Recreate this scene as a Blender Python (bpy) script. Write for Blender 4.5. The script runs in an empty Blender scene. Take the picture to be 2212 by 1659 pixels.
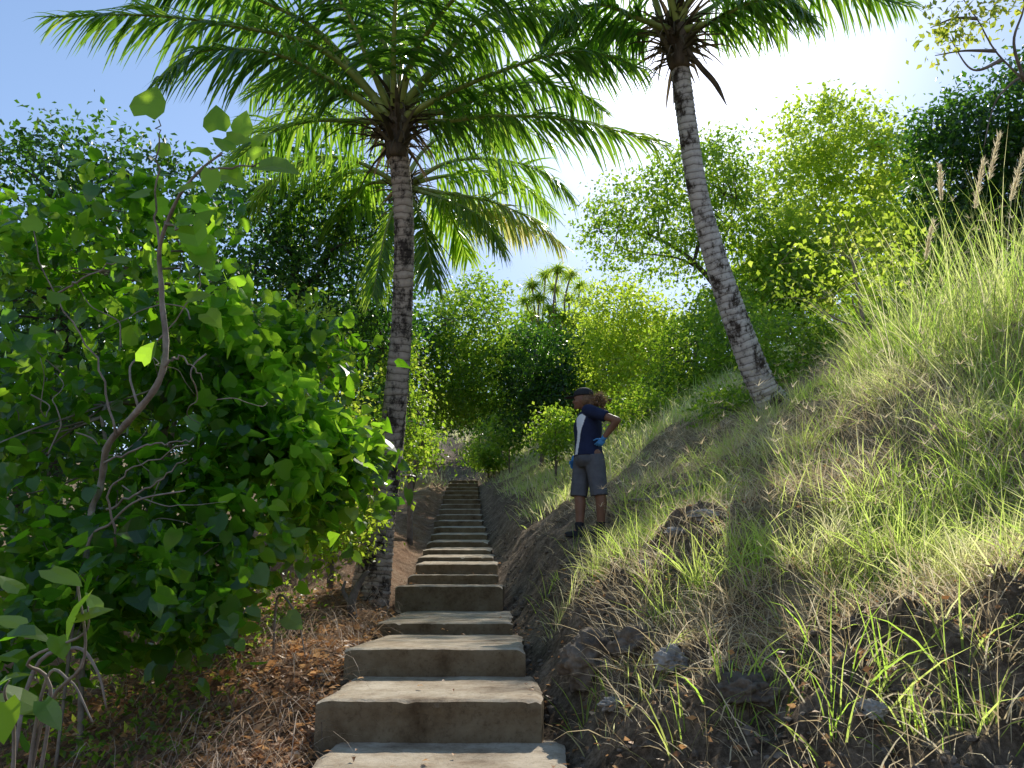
import bpy, bmesh, math, random
import numpy as np
from mathutils import Vector, noise as mnoise
rs = np.random.RandomState(7); random.seed(7)
C = bpy.context.scene.collection
EYE = np.array([0., 0., 1.5]); FPX = 1659.; PIT = math.radians(14.22)
CP, SP = math.cos(PIT), math.sin(PIT)
def P(px, py, D):
    u = (px - 1106) / FPX; v = (829.5 - py) / FPX
    return EYE + D * np.array([u, CP - v * SP, SP + v * CP])
def sm(x, a=0., b=1.):
    t = np.clip((np.asarray(x, float) - a) / (b - a), 0, 1); return t * t * (3 - 2 * t)
def nrm(v): return v / (np.linalg.norm(v, axis=-1, keepdims=True) + 1e-9)
# ---------------------------------------------------------------- noise / terrain
def _h(i, j, s):
    n = np.sin(i * 127.1 + j * 311.7 + s * 74.7) * 43758.5453
    return n - np.floor(n)
def vn(x, y, s=0):
    xi, yi = np.floor(x), np.floor(y); fx, fy = x - xi, y - yi
    fx = fx * fx * (3 - 2 * fx); fy = fy * fy * (3 - 2 * fy)
    a = _h(xi, yi, s); b = _h(xi + 1, yi, s); c = _h(xi, yi + 1, s); d = _h(xi + 1, yi + 1, s)
    return (a * (1 - fx) + b * fx) * (1 - fy) + (c * (1 - fx) + d * fx) * fy - .5
STEP_PX = [(931, None, 640), (927, 1512, 487), (939, 1400, 390), (965, 1345, 292), (974, 1265, 232), (981, 1241, 193), (986, 1218, 176)]
ys = [1203, 1187, 1170, 1154, 1139, 1125, 1112, 1100, 1089, 1079, 1069, 1060, 1052, 1044, 1037]
ws = np.linspace(1 / 163., 1 / 62., len(ys))
for i, y in enumerate(ys):
    STEP_PX.append((986 + 14 * i / (len(ys) - 1), y, 1 / ws[i]))
steps = []
for cx, y, W in STEP_PX:
    D = FPX * 1.2 / W
    if y is None:
        p = P(927, 1600, 4.09); p = np.array([(cx - 1106) / FPX * D, 3.1, p[2]])
    else: p = P(cx, y, D)
    steps.append(p)
steps = np.array(steps)
N = len(steps)
rear = []
for i in range(N):
    nz = steps[i + 1][2] if i + 1 < N else steps[i][2] + .25
    k = 0. if i < 6 else .5
    rear.append(steps[i][2] + k * (nz - steps[i][2]))
rear[2] -= .035; rear[3] += .03
endp = [P(985, 1015, 36), P(965, 985, 41), P(930, 955, 47), P(870, 940, 55)]
GY = np.array([-40, 3.1] + [steps[i][1] for i in range(1, N)] + [p[1] for p in endp] + [80, 130, 400.])
GZ = np.array([steps[0][2] - 9, steps[0][2] - .23] + [rear[i - 1] - .03 for i in range(1, N)] + [p[2] for p in endp] + [13, 15, 15.])
GX = np.array([.2, steps[0][0]] + [steps[i][0] for i in range(1, N)] + [p[0] for p in endp] + [-14, -18, -20.])
FLAT = []
def gz(x, y):
    x = np.asarray(x, float); y = np.asarray(y, float)
    zc = np.interp(y, GY, GZ); xc = np.interp(y, GY, GX)
    d = x - xc
    er = np.maximum(d - .62, 0); el = np.maximum(-d - .62, 0)
    far = sm(y, 4, 8)
    sl = .46 + .14 * far
    f = sl * np.minimum(er, 6) + .22 * np.clip(er - 6, 0, 60) + (.16 + .12 * far) * sm(er, 0.05, .55)
    f = f * (1 - .35 * sm(y, 14, 30))
    f = f + .20 * np.exp(-((y - 5.7) / .8) ** 2 - ((er - 1.1) / .7) ** 2) - .12 * np.exp(-((y - 4.1) / .7) ** 2 - ((er - .9) / .8) ** 2)
    rough = sm(er, .05, .4) * (1 - sm(er + .5 * np.maximum(y - 4, 0), 1.6, 2.8)) * (1 - sm(y, 5.8, 7.5))
    f = f + rough * (.16 * (.25 - np.abs(vn(x * 3.4, y * 3.4, 61))) * 2 + .10 * (.25 - np.abs(vn(x * 8, y * 8, 62))) * 2 + .05 * vn(x * 19, y * 19, 63))
    up = sm(y, 6.2, 8.6)
    g = (.33 * up) * sm(el, 0, .7) - .10 * np.minimum(el, 25) - .12 * (1 - up) * sm(el, .3, 2)
    off = np.minimum(np.abs(d) - .55, 1.0); amp = np.clip(off, 0, 1)
    n = vn(x * .8, y * .8, 1) * .35 + vn(x * 2.3, y * 2.3, 2) * .2 + vn(x * 6, y * 6, 3) * .10
    n2 = vn(x * 16, y * 16, 4) * .045 + vn(x * 35, y * 35, 5) * .022
    z = zc + f + g + n * amp + n2 * (.25 + .75 * np.clip(off * 3, 0, 1))
    for fx_, fy_, fz_, fr_ in FLAT:
        w_ = np.exp(-(((x - fx_) ** 2 + (y - fy_) ** 2) / fr_ ** 2) ** 2); z = z * (1 - w_) + fz_ * w_
    return z
def G(x, y): return float(gz(x, y))
pb = P(1272, 1168, 8.3)
FLAT.append((pb[0], pb[1], G(pb[0], pb[1]) - .05, .30))
def hit(px, py, d0=2.4, d1=45.):
    D = np.linspace(d0, d1, 1400); u = (px - 1106) / FPX; v = (829.5 - py) / FPX
    q = EYE + D[:, None] * np.array([u, CP - v * SP, SP + v * CP]); below = q[:, 2] < gz(q[:, 0], q[:, 1])
    k = int(np.argmax(below)) if below.any() else len(D) - 1
    return np.array([q[k, 0], q[k, 1], G(q[k, 0], q[k, 1])])
# ---------------------------------------------------------------- mesh / object helpers
def mesh_np(name, V, F, attrs=None, smooth=False):
    V = np.asarray(V, np.float32); F = np.asarray(F, np.int32); k = F.shape[1]
    me = bpy.data.meshes.new(name)
    me.vertices.add(len(V)); me.vertices.foreach_set('co', V.ravel())
    me.loops.add(F.size); me.loops.foreach_set('vertex_index', F.ravel())
    me.polygons.add(len(F)); me.polygons.foreach_set('loop_start', np.arange(0, F.size, k, dtype=np.int32))
    try: me.polygons.foreach_set('loop_total', np.full(len(F), k, np.int32))
    except Exception: pass
    me.polygons.foreach_set('use_smooth', np.full(len(F), smooth, bool))
    for n, a in (attrs or {}).items():
        at = me.attributes.new(n, 'FLOAT', 'POINT'); at.data.foreach_set('value', np.asarray(a, np.float32))
    me.update(calc_edges=True); me.validate()
    return me
ORG = {}
def link(name, me, mat, parent=None, smooth=None):
    o = bpy.data.objects.new(name, me); C.objects.link(o)
    for m in (mat if isinstance(mat, list) else [mat]): me.materials.append(m)
    if parent is not None: o.parent = parent
    return o
def onp(name, V, F, mat, parent=None, attrs=None, smooth=False):
    org = ORG.get(parent.name if parent else None, np.zeros(3))
    o = link(name, mesh_np(name, np.asarray(V) - org, F, attrs, smooth), mat, parent)
    ORG[o.name] = org
    return o
def thing(name, label, cat, loc, group=None):
    o = bpy.data.objects.new(name, None); C.objects.link(o); o.location = loc; o.empty_display_size = .2
    o['label'] = label; o['category'] = cat
    if group: o['group'] = group
    ORG[o.name] = np.array(loc, float)
    return o
def tag(o, label, cat, group=None, kind=None):
    o['label'] = label; o['category'] = cat
    if group: o['group'] = group
    if kind: o['kind'] = kind
    return o
def recenter(o):
    me = o.data; n = len(me.vertices); a = np.empty(n * 3, np.float32); me.vertices.foreach_get('co', a)
    a = a.reshape(-1, 3); c = np.array([a[:, 0].mean(), a[:, 1].mean(), a[:, 2].min()])
    a -= c; me.vertices.foreach_set('co', a.ravel().astype(np.float32)); me.update(); o.location = c
def catmull(pts, n):
    pts = np.array(pts, float)
    if len(pts) == 2: return pts[0] + (pts[1] - pts[0]) * np.linspace(0, 1, n)[:, None]
    p = np.vstack([2 * pts[0] - pts[1], pts, 2 * pts[-1] - pts[-2]])
    t = np.linspace(0, len(pts) - 1 - 1e-6, n); i = t.astype(int); f = (t - i)[:, None]
    a, b, c, d = p[i], p[i + 1], p[i + 2], p[i + 3]
    return .5 * (2 * b + (c - a) * f + (2 * a - 5 * b + 4 * c - d) * f ** 2 + (3 * b - a - 3 * c + d) * f ** 3)
class TB:
    def __init__(s): s.V = []; s.F = []; s.n = 0; s.t = []
    def tube(s, pts, rad, sides=6, rfun=None, cap=True):
        pts = np.asarray(pts, float); n = len(pts); rad = np.interp(np.linspace(0, 1, n), np.linspace(0, 1, len(rad)), rad)
        T = nrm(np.gradient(pts, axis=0)); ref = np.array([.13, .97, .2]); 
        A = nrm(np.cross(T, ref)); B = np.cross(T, A)
        an = np.linspace(0, 2 * np.pi, sides, endpoint=False)
        L = np.concatenate([[0], np.cumsum(np.linalg.norm(np.diff(pts, axis=0), axis=1))])
        R = rad[:, None] * np.ones((1, sides))
        if rfun is not None: R = rfun(L[:, None], an[None, :], R)
        V = pts[:, None] + R[..., None] * (np.cos(an)[None, :, None] * A[:, None] + np.sin(an)[None, :, None] * B[:, None])
        i, j = np.meshgrid(np.arange(n - 1), np.arange(sides), indexing='ij'); j2 = (j + 1) % sides
        a = i * sides + j; b = i * sides + j2; c = (i + 1) * sides + j2; d = (i + 1) * sides + j
        F = np.concatenate([np.stack([a, b, c], -1).reshape(-1, 3), np.stack([a, c, d], -1).reshape(-1, 3)])
        V = V.reshape(-1, 3); tt = np.repeat(L, sides)
        if cap:
            k = len(V); V = np.vstack([V, pts[0], pts[-1]]); tt = np.append(tt, [0, L[-1]])
            jj = np.arange(sides); j2 = (jj + 1) % sides
            F = np.vstack([F, np.stack([np.full(sides, k), j2, jj], -1), np.stack([np.full(sides, k + 1), (n - 1) * sides + jj, (n - 1) * sides + j2], -1)])
        s.V.append(V); s.F.append(F + s.n); s.t.append(tt); s.n += len(V); return s
    def raw(s, V, F):
        s.V.append(V); s.F.append(np.asarray(F) + s.n); s.t.append(np.zeros(len(V))); s.n += len(V)
    def build(s, name, mat, parent=None, smooth=True):
        return onp(name, np.vstack(s.V), np.vstack(s.F), mat, parent, {'t': np.concatenate(s.t)}, smooth)
# ---------------------------------------------------------------- materials
def newmat(name):
    m = bpy.data.materials.new(name); m.use_nodes = True; nt = m.node_tree; nt.nodes.clear()
    out = nt.nodes.new('ShaderNodeOutputMaterial'); return m, nt, out
def nd(nt, t, **k):
    n = nt.nodes.new(t)
    for a, b in k.items():
        if a in n.inputs: n.inputs[a].default_value = b
        else: setattr(n, a, b)
    return n
def ramp(nt, fac, stops):
    r = nt.nodes.new('ShaderNodeValToRGB'); e = r.color_ramp.elements
    while len(e) < len(stops): e.new(.5)
    for x, (p, c) in zip(e, stops): x.position = p; x.color = (*c, 1)
    nt.links.new(fac, r.inputs[0]); return r.outputs[0]
def leafmat(name, stops, tstops, transl=.5, rough=.42, spec=.5, nscale=0):
    m, nt, out = newmat(name); L = nt.links.new
    a = nd(nt, 'ShaderNodeAttribute', attribute_name='rnd')
    c1 = ramp(nt, a.outputs['Fac'], stops); c2 = ramp(nt, a.outputs['Fac'], tstops)
    p = nd(nt, 'ShaderNodeBsdfPrincipled', Roughness=rough); p.inputs['Specular IOR Level'].default_value = spec
    L(c1, p.inputs['Base Color'])
    t = nd(nt, 'ShaderNodeBsdfTranslucent'); L(c2, t.inputs['Color'])
    mx = nd(nt, 'ShaderNodeMixShader'); mx.inputs[0].default_value = transl
    L(p.outputs[0], mx.inputs[1]); L(t.outputs[0], mx.inputs[2]); L(mx.outputs[0], out.inputs[0])
    return m
def solid(name, stops, scale=8., rough=.8, bump=.3, coord='Object', spec=.3, detail=6, bscale=None, stretch=None):
    m, nt, out = newmat(name); L = nt.links.new
    tc = nd(nt, 'ShaderNodeTexCoord'); src = tc.outputs[coord]
    if stretch:
        mp = nd(nt, 'ShaderNodeMapping'); mp.inputs['Scale'].default_value = stretch; L(src, mp.inputs[0]); src = mp.outputs[0]
    n = nd(nt, 'ShaderNodeTexNoise', Scale=scale, Detail=detail, Roughness=.65); L(src, n.inputs['Vector'])
    c = ramp(nt, n.outputs[0], stops)
    p = nd(nt, 'ShaderNodeBsdfPrincipled', Roughness=rough); p.inputs['Specular IOR Level'].default_value = spec
    L(c, p.inputs['Base Color'])
    if bump:
        n2 = nd(nt, 'ShaderNodeTexNoise', Scale=bscale or scale * 4, Detail=8., Roughness=.7); L(src, n2.inputs['Vector'])
        b = nd(nt, 'ShaderNodeBump', Strength=bump, Distance=.02); L(n2.outputs[0], b.inputs['Height']); L(b.outputs[0], p.inputs['Normal'])
    L(p.outputs[0], out.inputs[0]); return m
M = {}
M['hib'] = leafmat('hibiscus_leaf', [(0, (.014, .035, .010)), (.5, (.032, .08, .014)), (1, (.08, .17, .022))],
                   [(0, (.08, .25, .01)), (.4, (.28, .66, .015)), (1, (.7, .99, .07))], .52, .25, .7)
M['dark'] = leafmat('dark_leaf', [(0, (.012, .032, .012)), (.6, (.024, .058, .016)), (1, (.05, .11, .022))],
                    [(0, (.04, .13, .012)), (.7, (.14, .36, .022)), (1, (.45, .72, .05))], .44, .36, .5)
M['mid'] = leafmat('mid_leaf', [(0, (.03, .07, .015)), (.6, (.06, .12, .02)), (1, (.11, .18, .03))],
                   [(0, (.2, .42, .02)), (.6, (.48, .72, .04)), (1, (.8, .9, .11))], .57, .42, .45)
M['bright'] = leafmat('bright_leaf', [(0, (.05, .105, .014)), (.6, (.095, .16, .022)), (1, (.17, .23, .035))],
                      [(0, (.4, .62, .025)), (.6, (.72, .9, .07)), (1, (.95, .98, .2))], .62, .42, .45)
M['yel'] = leafmat('yellow_green_leaf', [(0, (.08, .13, .02)), (1, (.18, .2, .03))],
                   [(0, (.45, .6, .04)), (1, (.8, .8, .12))], .6, .45, .4)
M['palm'] = leafmat('palm_leaflet', [(0, (.02, .055, .015)), (.7, (.042, .098, .02)), (1, (.10, .15, .03))],
                    [(0, (.1, .3, .018)), (.7, (.34, .6, .04)), (1, (.72, .84, .12))], .5, .25, .7)
M['palmlit'] = leafmat('palm_leaflet_painted_lit', [(0, (.035, .08, .018)), (.7, (.065, .13, .022)), (1, (.12, .17, .035))],
                    [(0, (.25, .5, .03)), (.7, (.56, .8, .07)), (1, (.84, .92, .17))], .58, .3, .5)  # brighter copy of the palm leaflet, its lit look put into the colour
M['palmgold'] = leafmat('golden_palm_leaflet', [(0, (.05, .11, .02)), (.6, (.12, .15, .035)), (1, (.24, .2, .08))],
                        [(0, (.3, .6, .04)), (.65, (.65, .82, .14)), (1, (.92, .84, .34))], .55, .4, .4)
M['grass'] = leafmat('grass_blade', [(0, (.10, .19, .03)), (.45, (.18, .26, .05)), (.75, (.36, .34, .15)), (1, (.55, .47, .28))],
                     [(0, (.6, .94, .10)), (.45, (.86, .99, .24)), (.75, (.97, .95, .46)), (1, (.98, .88, .58))], .66, .42, .4)
M['dry'] = leafmat('dry_grass', [(0, (.2, .14, .08)), (.5, (.46, .35, .21)), (1, (.7, .6, .43))],
                   [(0, (.45, .32, .16)), (.5, (.82, .66, .4)), (1, (.98, .88, .64))], .52, .6, .2)
M['litter'] = leafmat('dead_leaf', [(0, (.14, .075, .04)), (.4, (.34, .175, .085)), (.75, (.56, .30, .14)), (.92, (.68, .30, .09)), (1, (.75, .56, .38))],
                      [(0, (.3, .13, .05)), (.5, (.7, .36, .14)), (1, (.92, .58, .28))], .38, .5, .3)
M['vine'] = leafmat('dry_vine_strands', [(0, (.12, .08, .055)), (.5, (.34, .23, .15)), (1, (.62, .48, .35))],
                      [(0, (.3, .18, .1)), (1, (.8, .6, .42))], .3, .6, .2)
M['fibre'] = leafmat('palm_fibre_strands', [(0, (.05, .04, .025)), (.5, (.11, .085, .055)), (1, (.2, .17, .12))],
                      [(0, (.08, .06, .03)), (1, (.3, .23, .13))], .2, .7, .2)
M['plume'] = leafmat('seed_plume', [(0, (.55, .44, .3)), (1, (.7, .6, .44))], [(0, (.85, .72, .46)), (1, (.95, .86, .64))], .6, .6, .2)
M['bark'] = solid('grey_bark', [(.3, (.09, .07, .055)), (.55, (.2, .165, .135)), (.75, (.34, .3, .25))], 9, .85, .5)
M['palebark'] = solid('pale_bark', [(.3, (.16, .12, .09)), (.6, (.32, .26, .21)), (.8, (.52, .44, .39))], 14, .75, .4)
M['darkbark'] = solid('dark_bark', [(.3, (.04, .034, .028)), (.7, (.11, .09, .07))], 10, .9, .5)
M['stalk'] = solid('palm_stalk', [(.3, (.16, .21, .04)), (.7, (.32, .36, .08))], 3, .4, .1)
M['husk'] = solid('palm_fibre', [(.3, (.05, .04, .028)), (.7, (.17, .125, .08))], 12, .9, .6, stretch=(1, 1, .2))
M['rock'] = solid('rock', [(.3, (.06, .045, .033)), (.55, (.17, .135, .10)), (.8, (.34, .29, .23))], 7, .95, 1.)
M['palerock'] = solid('pale_rock', [(.3, (.2, .18, .15)), (.55, (.34, .31, .27)), (.8, (.5, .46, .42))], 6, .9, .7)
def concrete():
    m, nt, out = newmat('weathered_concrete_riser_shade'); L = nt.links.new
    g = nd(nt, 'ShaderNodeNewGeometry')
    n1 = nd(nt, 'ShaderNodeTexNoise', Scale=3.2, Detail=9., Roughness=.7); L(g.outputs['Position'], n1.inputs['Vector'])
    n2 = nd(nt, 'ShaderNodeTexNoise', Scale=34., Detail=7., Roughness=.75); L(g.outputs['Position'], n2.inputs['Vector'])
    c1 = ramp(nt, n1.outputs[0], [(.32, (.24, .175, .115)), (.44, (.42, .33, .235)), (.56, (.55, .46, .345)), (.7, (.66, .57, .45))])
    c2 = ramp(nt, n2.outputs[0], [(.3, (.5, .46, .41)), (.48, (.95, .93, .9)), (.8, (1.0, .97, .9))])
    mx = nd(nt, 'ShaderNodeMix', data_type='RGBA', blend_type='MULTIPLY'); mx.inputs[0].default_value = .9
    L(c1, mx.inputs[6]); L(c2, mx.inputs[7])
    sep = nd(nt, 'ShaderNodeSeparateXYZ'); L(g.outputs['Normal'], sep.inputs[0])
    r = ramp(nt, sep.outputs[2], [(.3, (.40, .36, .29)), (.8, (1, 1, 1))])  # vertical faces darkened: riser shade painted into the concrete colour
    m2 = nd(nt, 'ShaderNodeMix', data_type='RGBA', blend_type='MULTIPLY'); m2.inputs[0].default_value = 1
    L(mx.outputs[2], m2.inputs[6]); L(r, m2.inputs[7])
    p = nd(nt, 'ShaderNodeBsdfPrincipled', Roughness=.92); p.inputs['Specular IOR Level'].default_value = .15
    L(m2.outputs[2], p.inputs['Base Color'])
    n3 = nd(nt, 'ShaderNodeTexNoise', Scale=60., Detail=8., Roughness=.75); L(g.outputs['Position'], n3.inputs['Vector'])
    b = nd(nt, 'ShaderNodeBump', Strength=.8, Distance=.012); L(n3.outputs[0], b.inputs['Height'])
    L(b.outputs[0], p.inputs['Normal']); L(p.outputs[0], out.inputs[0]); return m
M['conc'] = concrete()
def groundmat():
    m, nt, out = newmat('soil_ground'); L = nt.links.new
    g = nd(nt, 'ShaderNodeNewGeometry')
    n1 = nd(nt, 'ShaderNodeTexNoise', Scale=3.5, Detail=9., Roughness=.7); L(g.outputs['Position'], n1.inputs['Vector'])
    n2 = nd(nt, 'ShaderNodeTexNoise', Scale=30., Detail=8., Roughness=.8); L(g.outputs['Position'], n2.inputs['Vector'])
    av = nd(nt, 'ShaderNodeMix', data_type='FLOAT'); av.inputs[0].default_value = .45; L(n2.outputs[0], av.inputs[2]); L(n1.outputs[0], av.inputs[3])
    f_ = av.outputs[0]
    soil = ramp(nt, f_, [(.36, (.045, .031, .02)), (.47, (.14, .10, .065)), (.56, (.31, .23, .155)), (.68, (.5, .4, .29))])
    lit = ramp(nt, f_, [(.36, (.11, .06, .035)), (.5, (.32, .18, .10)), (.64, (.52, .36, .23))])
    gr = ramp(nt, f_, [(.36, (.14, .11, .05)), (.5, (.36, .29, .15)), (.64, (.56, .47, .29))])
    a1 = nd(nt, 'ShaderNodeAttribute', attribute_name='litter'); a2 = nd(nt, 'ShaderNodeAttribute', attribute_name='grassy')
    m1 = nd(nt, 'ShaderNodeMix', data_type='RGBA'); L(a1.outputs['Fac'], m1.inputs[0]); L(soil, m1.inputs[6]); L(lit, m1.inputs[7])
    m2 = nd(nt, 'ShaderNodeMix', data_type='RGBA'); L(a2.outputs['Fac'], m2.inputs[0]); L(m1.outputs[2], m2.inputs[6]); L(gr, m2.inputs[7])
    p = nd(nt, 'ShaderNodeBsdfPrincipled', Roughness=.95); p.inputs['Specular IOR Level'].default_value = .1
    L(m2.outputs[2], p.inputs['Base Color'])
    b = nd(nt, 'ShaderNodeBump', Strength=1., Distance=.07); L(f_, b.inputs['Height']); L(b.outputs[0], p.inputs['Normal'])
    L(p.outputs[0], out.inputs[0]); return m
M['ground'] = groundmat()
def trunkmat(name, light, dark):
    m, nt, out = newmat(name); L = nt.links.new
    a = nd(nt, 'ShaderNodeAttribute', attribute_name='t'); g = nd(nt, 'ShaderNodeNewGeometry')
    n0 = nd(nt, 'ShaderNodeTexNoise', Scale=5., Detail=3.); L(g.outputs['Position'], n0.inputs['Vector'])
    ad = nd(nt, 'ShaderNodeMath', operation='MULTIPLY_ADD'); L(n0.outputs[0], ad.inputs[0]); ad.inputs[1].default_value = .09; L(a.outputs['Fac'], ad.inputs[2])
    dv = nd(nt, 'ShaderNodeMath', operation='DIVIDE'); L(ad.outputs[0], dv.inputs[0]); dv.inputs[1].default_value = .085
    fr = nd(nt, 'ShaderNodeMath', operation='FRACT'); L(dv.outputs[0], fr.inputs[0])
    ring = ramp(nt, fr.outputs[0], [(0, (.2, .17, .14)), (.2, (.72, .69, .66)), (.55, (1, 1, 1)), (1, (.82, .79, .75))])
    mp = nd(nt, 'ShaderNodeMapping'); mp.inputs['Scale'].default_value = (1.6, 1.6, 1.0); L(g.outputs['Position'], mp.inputs[0])
    n1 = nd(nt, 'ShaderNodeTexNoise', Scale=3.6, Detail=8., Roughness=.75); L(mp.outputs[0], n1.inputs['Vector'])
    base = ramp(nt, n1.outputs[0], [(.42, dark), (.465, tuple(.5 * (x + y) for x, y in zip(light, dark))), (.51, light), (.72, tuple(min(1, 1.35 * x) for x in light))])
    mx = nd(nt, 'ShaderNodeMix', data_type='RGBA', blend_type='MULTIPLY'); mx.inputs[0].default_value = 1
    L(base, mx.inputs[6]); L(ring, mx.inputs[7])
    p = nd(nt, 'ShaderNodeBsdfPrincipled', Roughness=.9); p.inputs['Specular IOR Level'].default_value = .2
    L(mx.outputs[2], p.inputs['Base Color'])
    n2 = nd(nt, 'ShaderNodeTexNoise', Scale=50., Detail=6., Roughness=.7); L(g.outputs['Position'], n2.inputs['Vector'])
    b = nd(nt, 'ShaderNodeBump', Strength=.6, Distance=.01); L(n2.outputs[0], b.inputs['Height']); L(b.outputs[0], p.inputs['Normal'])
    L(p.outputs[0], out.inputs[0]); return m
M['trunk1'] = trunkmat('palm_trunk_brown', (.42, .34, .27), (.055, .042, .033))
M['trunk2'] = trunkmat('palm_trunk_grey', (.56, .52, .49), (.07, .055, .045))
# ---------------------------------------------------------------- world, sun, camera
sunpx = (1495, 40)
u = (sunpx[0] - 1106) / FPX; v = (829.5 - sunpx[1]) / FPX
sd = nrm(np.array([u, CP - v * SP, SP + v * CP])); elev = math.asin(sd[2]); az = math.atan2(sd[0], sd[1])
w = bpy.data.worlds.new('World'); bpy.context.scene.world = w; w.use_nodes = True; nt = w.node_tree; nt.nodes.clear()
wo = nt.nodes.new('ShaderNodeOutputWorld'); bg = nt.nodes.new('ShaderNodeBackground'); sk = nt.nodes.new('ShaderNodeTexSky')
sk.sky_type = 'NISHITA'; sk.sun_disc = False; sk.sun_elevation = elev; sk.sun_rotation = az; sk.dust_density = .15; sk.air_density = 1.0; sk.ozone_density = 2.0
bg.inputs[1].default_value = .15
k1 = nd(nt, 'ShaderNodeVectorMath', operation='MULTIPLY'); nt.links.new(sk.outputs[0], k1.inputs[0]); k1.inputs[1].default_value = (.12, .12, .09)
k2 = nd(nt, 'ShaderNodeVectorMath', operation='ADD'); nt.links.new(k1.outputs[0], k2.inputs[0]); k2.inputs[1].default_value = (1, 1, 1)
k3 = nd(nt, 'ShaderNodeVectorMath', operation='DIVIDE'); nt.links.new(sk.outputs[0], k3.inputs[0]); nt.links.new(k2.outputs[0], k3.inputs[1])
hs = nd(nt, 'ShaderNodeHueSaturation'); hs.inputs['Saturation'].default_value = 1.05; hs.inputs['Value'].default_value = 1.85; nt.links.new(k3.outputs[0], hs.inputs['Color'])
tc = nt.nodes.new('ShaderNodeTexCoord'); dp = nd(nt, 'ShaderNodeVectorMath', operation='DOT_PRODUCT'); nt.links.new(tc.outputs['Generated'], dp.inputs[0]); dp.inputs[1].default_value = tuple(sd)
mxx = nd(nt, 'ShaderNodeMath', operation='MAXIMUM'); nt.links.new(dp.outputs['Value'], mxx.inputs[0]); mxx.inputs[1].default_value = 0
pw = nd(nt, 'ShaderNodeMath', operation='POWER'); nt.links.new(mxx.outputs[0], pw.inputs[0]); pw.inputs[1].default_value = 45
ml = nd(nt, 'ShaderNodeMath', operation='MULTIPLY'); nt.links.new(pw.outputs[0], ml.inputs[0]); ml.inputs[1].default_value = 8.
addn = nd(nt, 'ShaderNodeVectorMath', operation='ADD'); nt.links.new(hs.outputs[0], addn.inputs[0]); nt.links.new(ml.outputs[0], addn.inputs[1])
nt.links.new(addn.outputs[0], bg.inputs[0]); nt.links.new(bg.outputs[0], wo.inputs[0])
sl = bpy.data.lights.new('Sun', 'SUN'); sl.energy = 5.0; sl.angle = math.radians(.5); sl.color = (1, .95, .84)
so = bpy.data.objects.new('Sun', sl); C.objects.link(so); so.rotation_euler = Vector(sd).to_track_quat('Z', 'Y').to_euler(); so.location = (3, 6, 20)
cam = bpy.data.cameras.new('Camera'); cam.lens = 27; cam.sensor_width = 36; cam.clip_end = 2000; cam.clip_start = .05
co = bpy.data.objects.new('Camera', cam); C.objects.link(co); co.location = EYE; co.rotation_euler = (math.pi / 2 + PIT, 0, 0)
sc = bpy.context.scene; sc.camera = co
sc.view_settings.view_transform = 'Standard'; sc.view_settings.look = 'None'; sc.view_settings.exposure = 0
# ---------------------------------------------------------------- ground sheet
def axis(segs):
    out = [segs[0][0]]
    for a, b, s in segs:
        n = max(1, int(round((b - a) / s))); out += list(np.linspace(a, b, n + 1)[1:])
    return np.array(out)
gx = axis([(-400, -60, 34), (-60, -12, 3), (-12, -4, .5), (-4, -2.4, .12), (-2.4, 3.4, .025), (3.4, 7, .1), (7, 14, .4), (14, 60, 3), (60, 400, 34)])
gy = axis([(-200, -20, 30), (-20, 1, 1.5), (1, 2.2, .15), (2.2, 8, .025), (8, 14, .06), (14, 34, .25), (34, 70, 1), (70, 130, 6), (130, 400, 30)])
X, Y = np.meshgrid(gx, gy); Z = gz(X, Y)
nx, ny = len(gx), len(gy); i, j = np.meshgrid(np.arange(ny - 1), np.arange(nx - 1), indexing='ij')
a = i * nx + j; F = np.stack([a, a + 1, a + nx + 1, a + nx], -1).reshape(-1, 4)
xc = np.interp(Y, GY, GX); d = X - xc
lit = sm(-d, .5, .9) * (.6 + .6 * vn(X * 3, Y * 3, 9)) + .35 * sm(Y, 6, 9) * sm(-d, .4, .7)
gra = sm(d + vn(X * 1.5, Y * 1.5, 11) * .8, 1.2, 2.4) * .9 * (.7 + .6 * vn(X * 2, Y * 2, 12)) * sm(Y + .5 * d, 3.8, 5.3) + .5 * sm(Y, 14, 30) * sm(np.abs(d), .9, 1.6)
g = onp('ground', np.stack([X, Y, Z], -1).reshape(-1, 3), F, M['ground'], None, {'litter': np.clip(lit, 0, 1).ravel(), 'grassy': np.clip(gra, 0, 1).ravel()}, True)
g['kind'] = 'structure'; g['label'] = 'brown soil hillside rising to the right of the steps'
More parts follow.
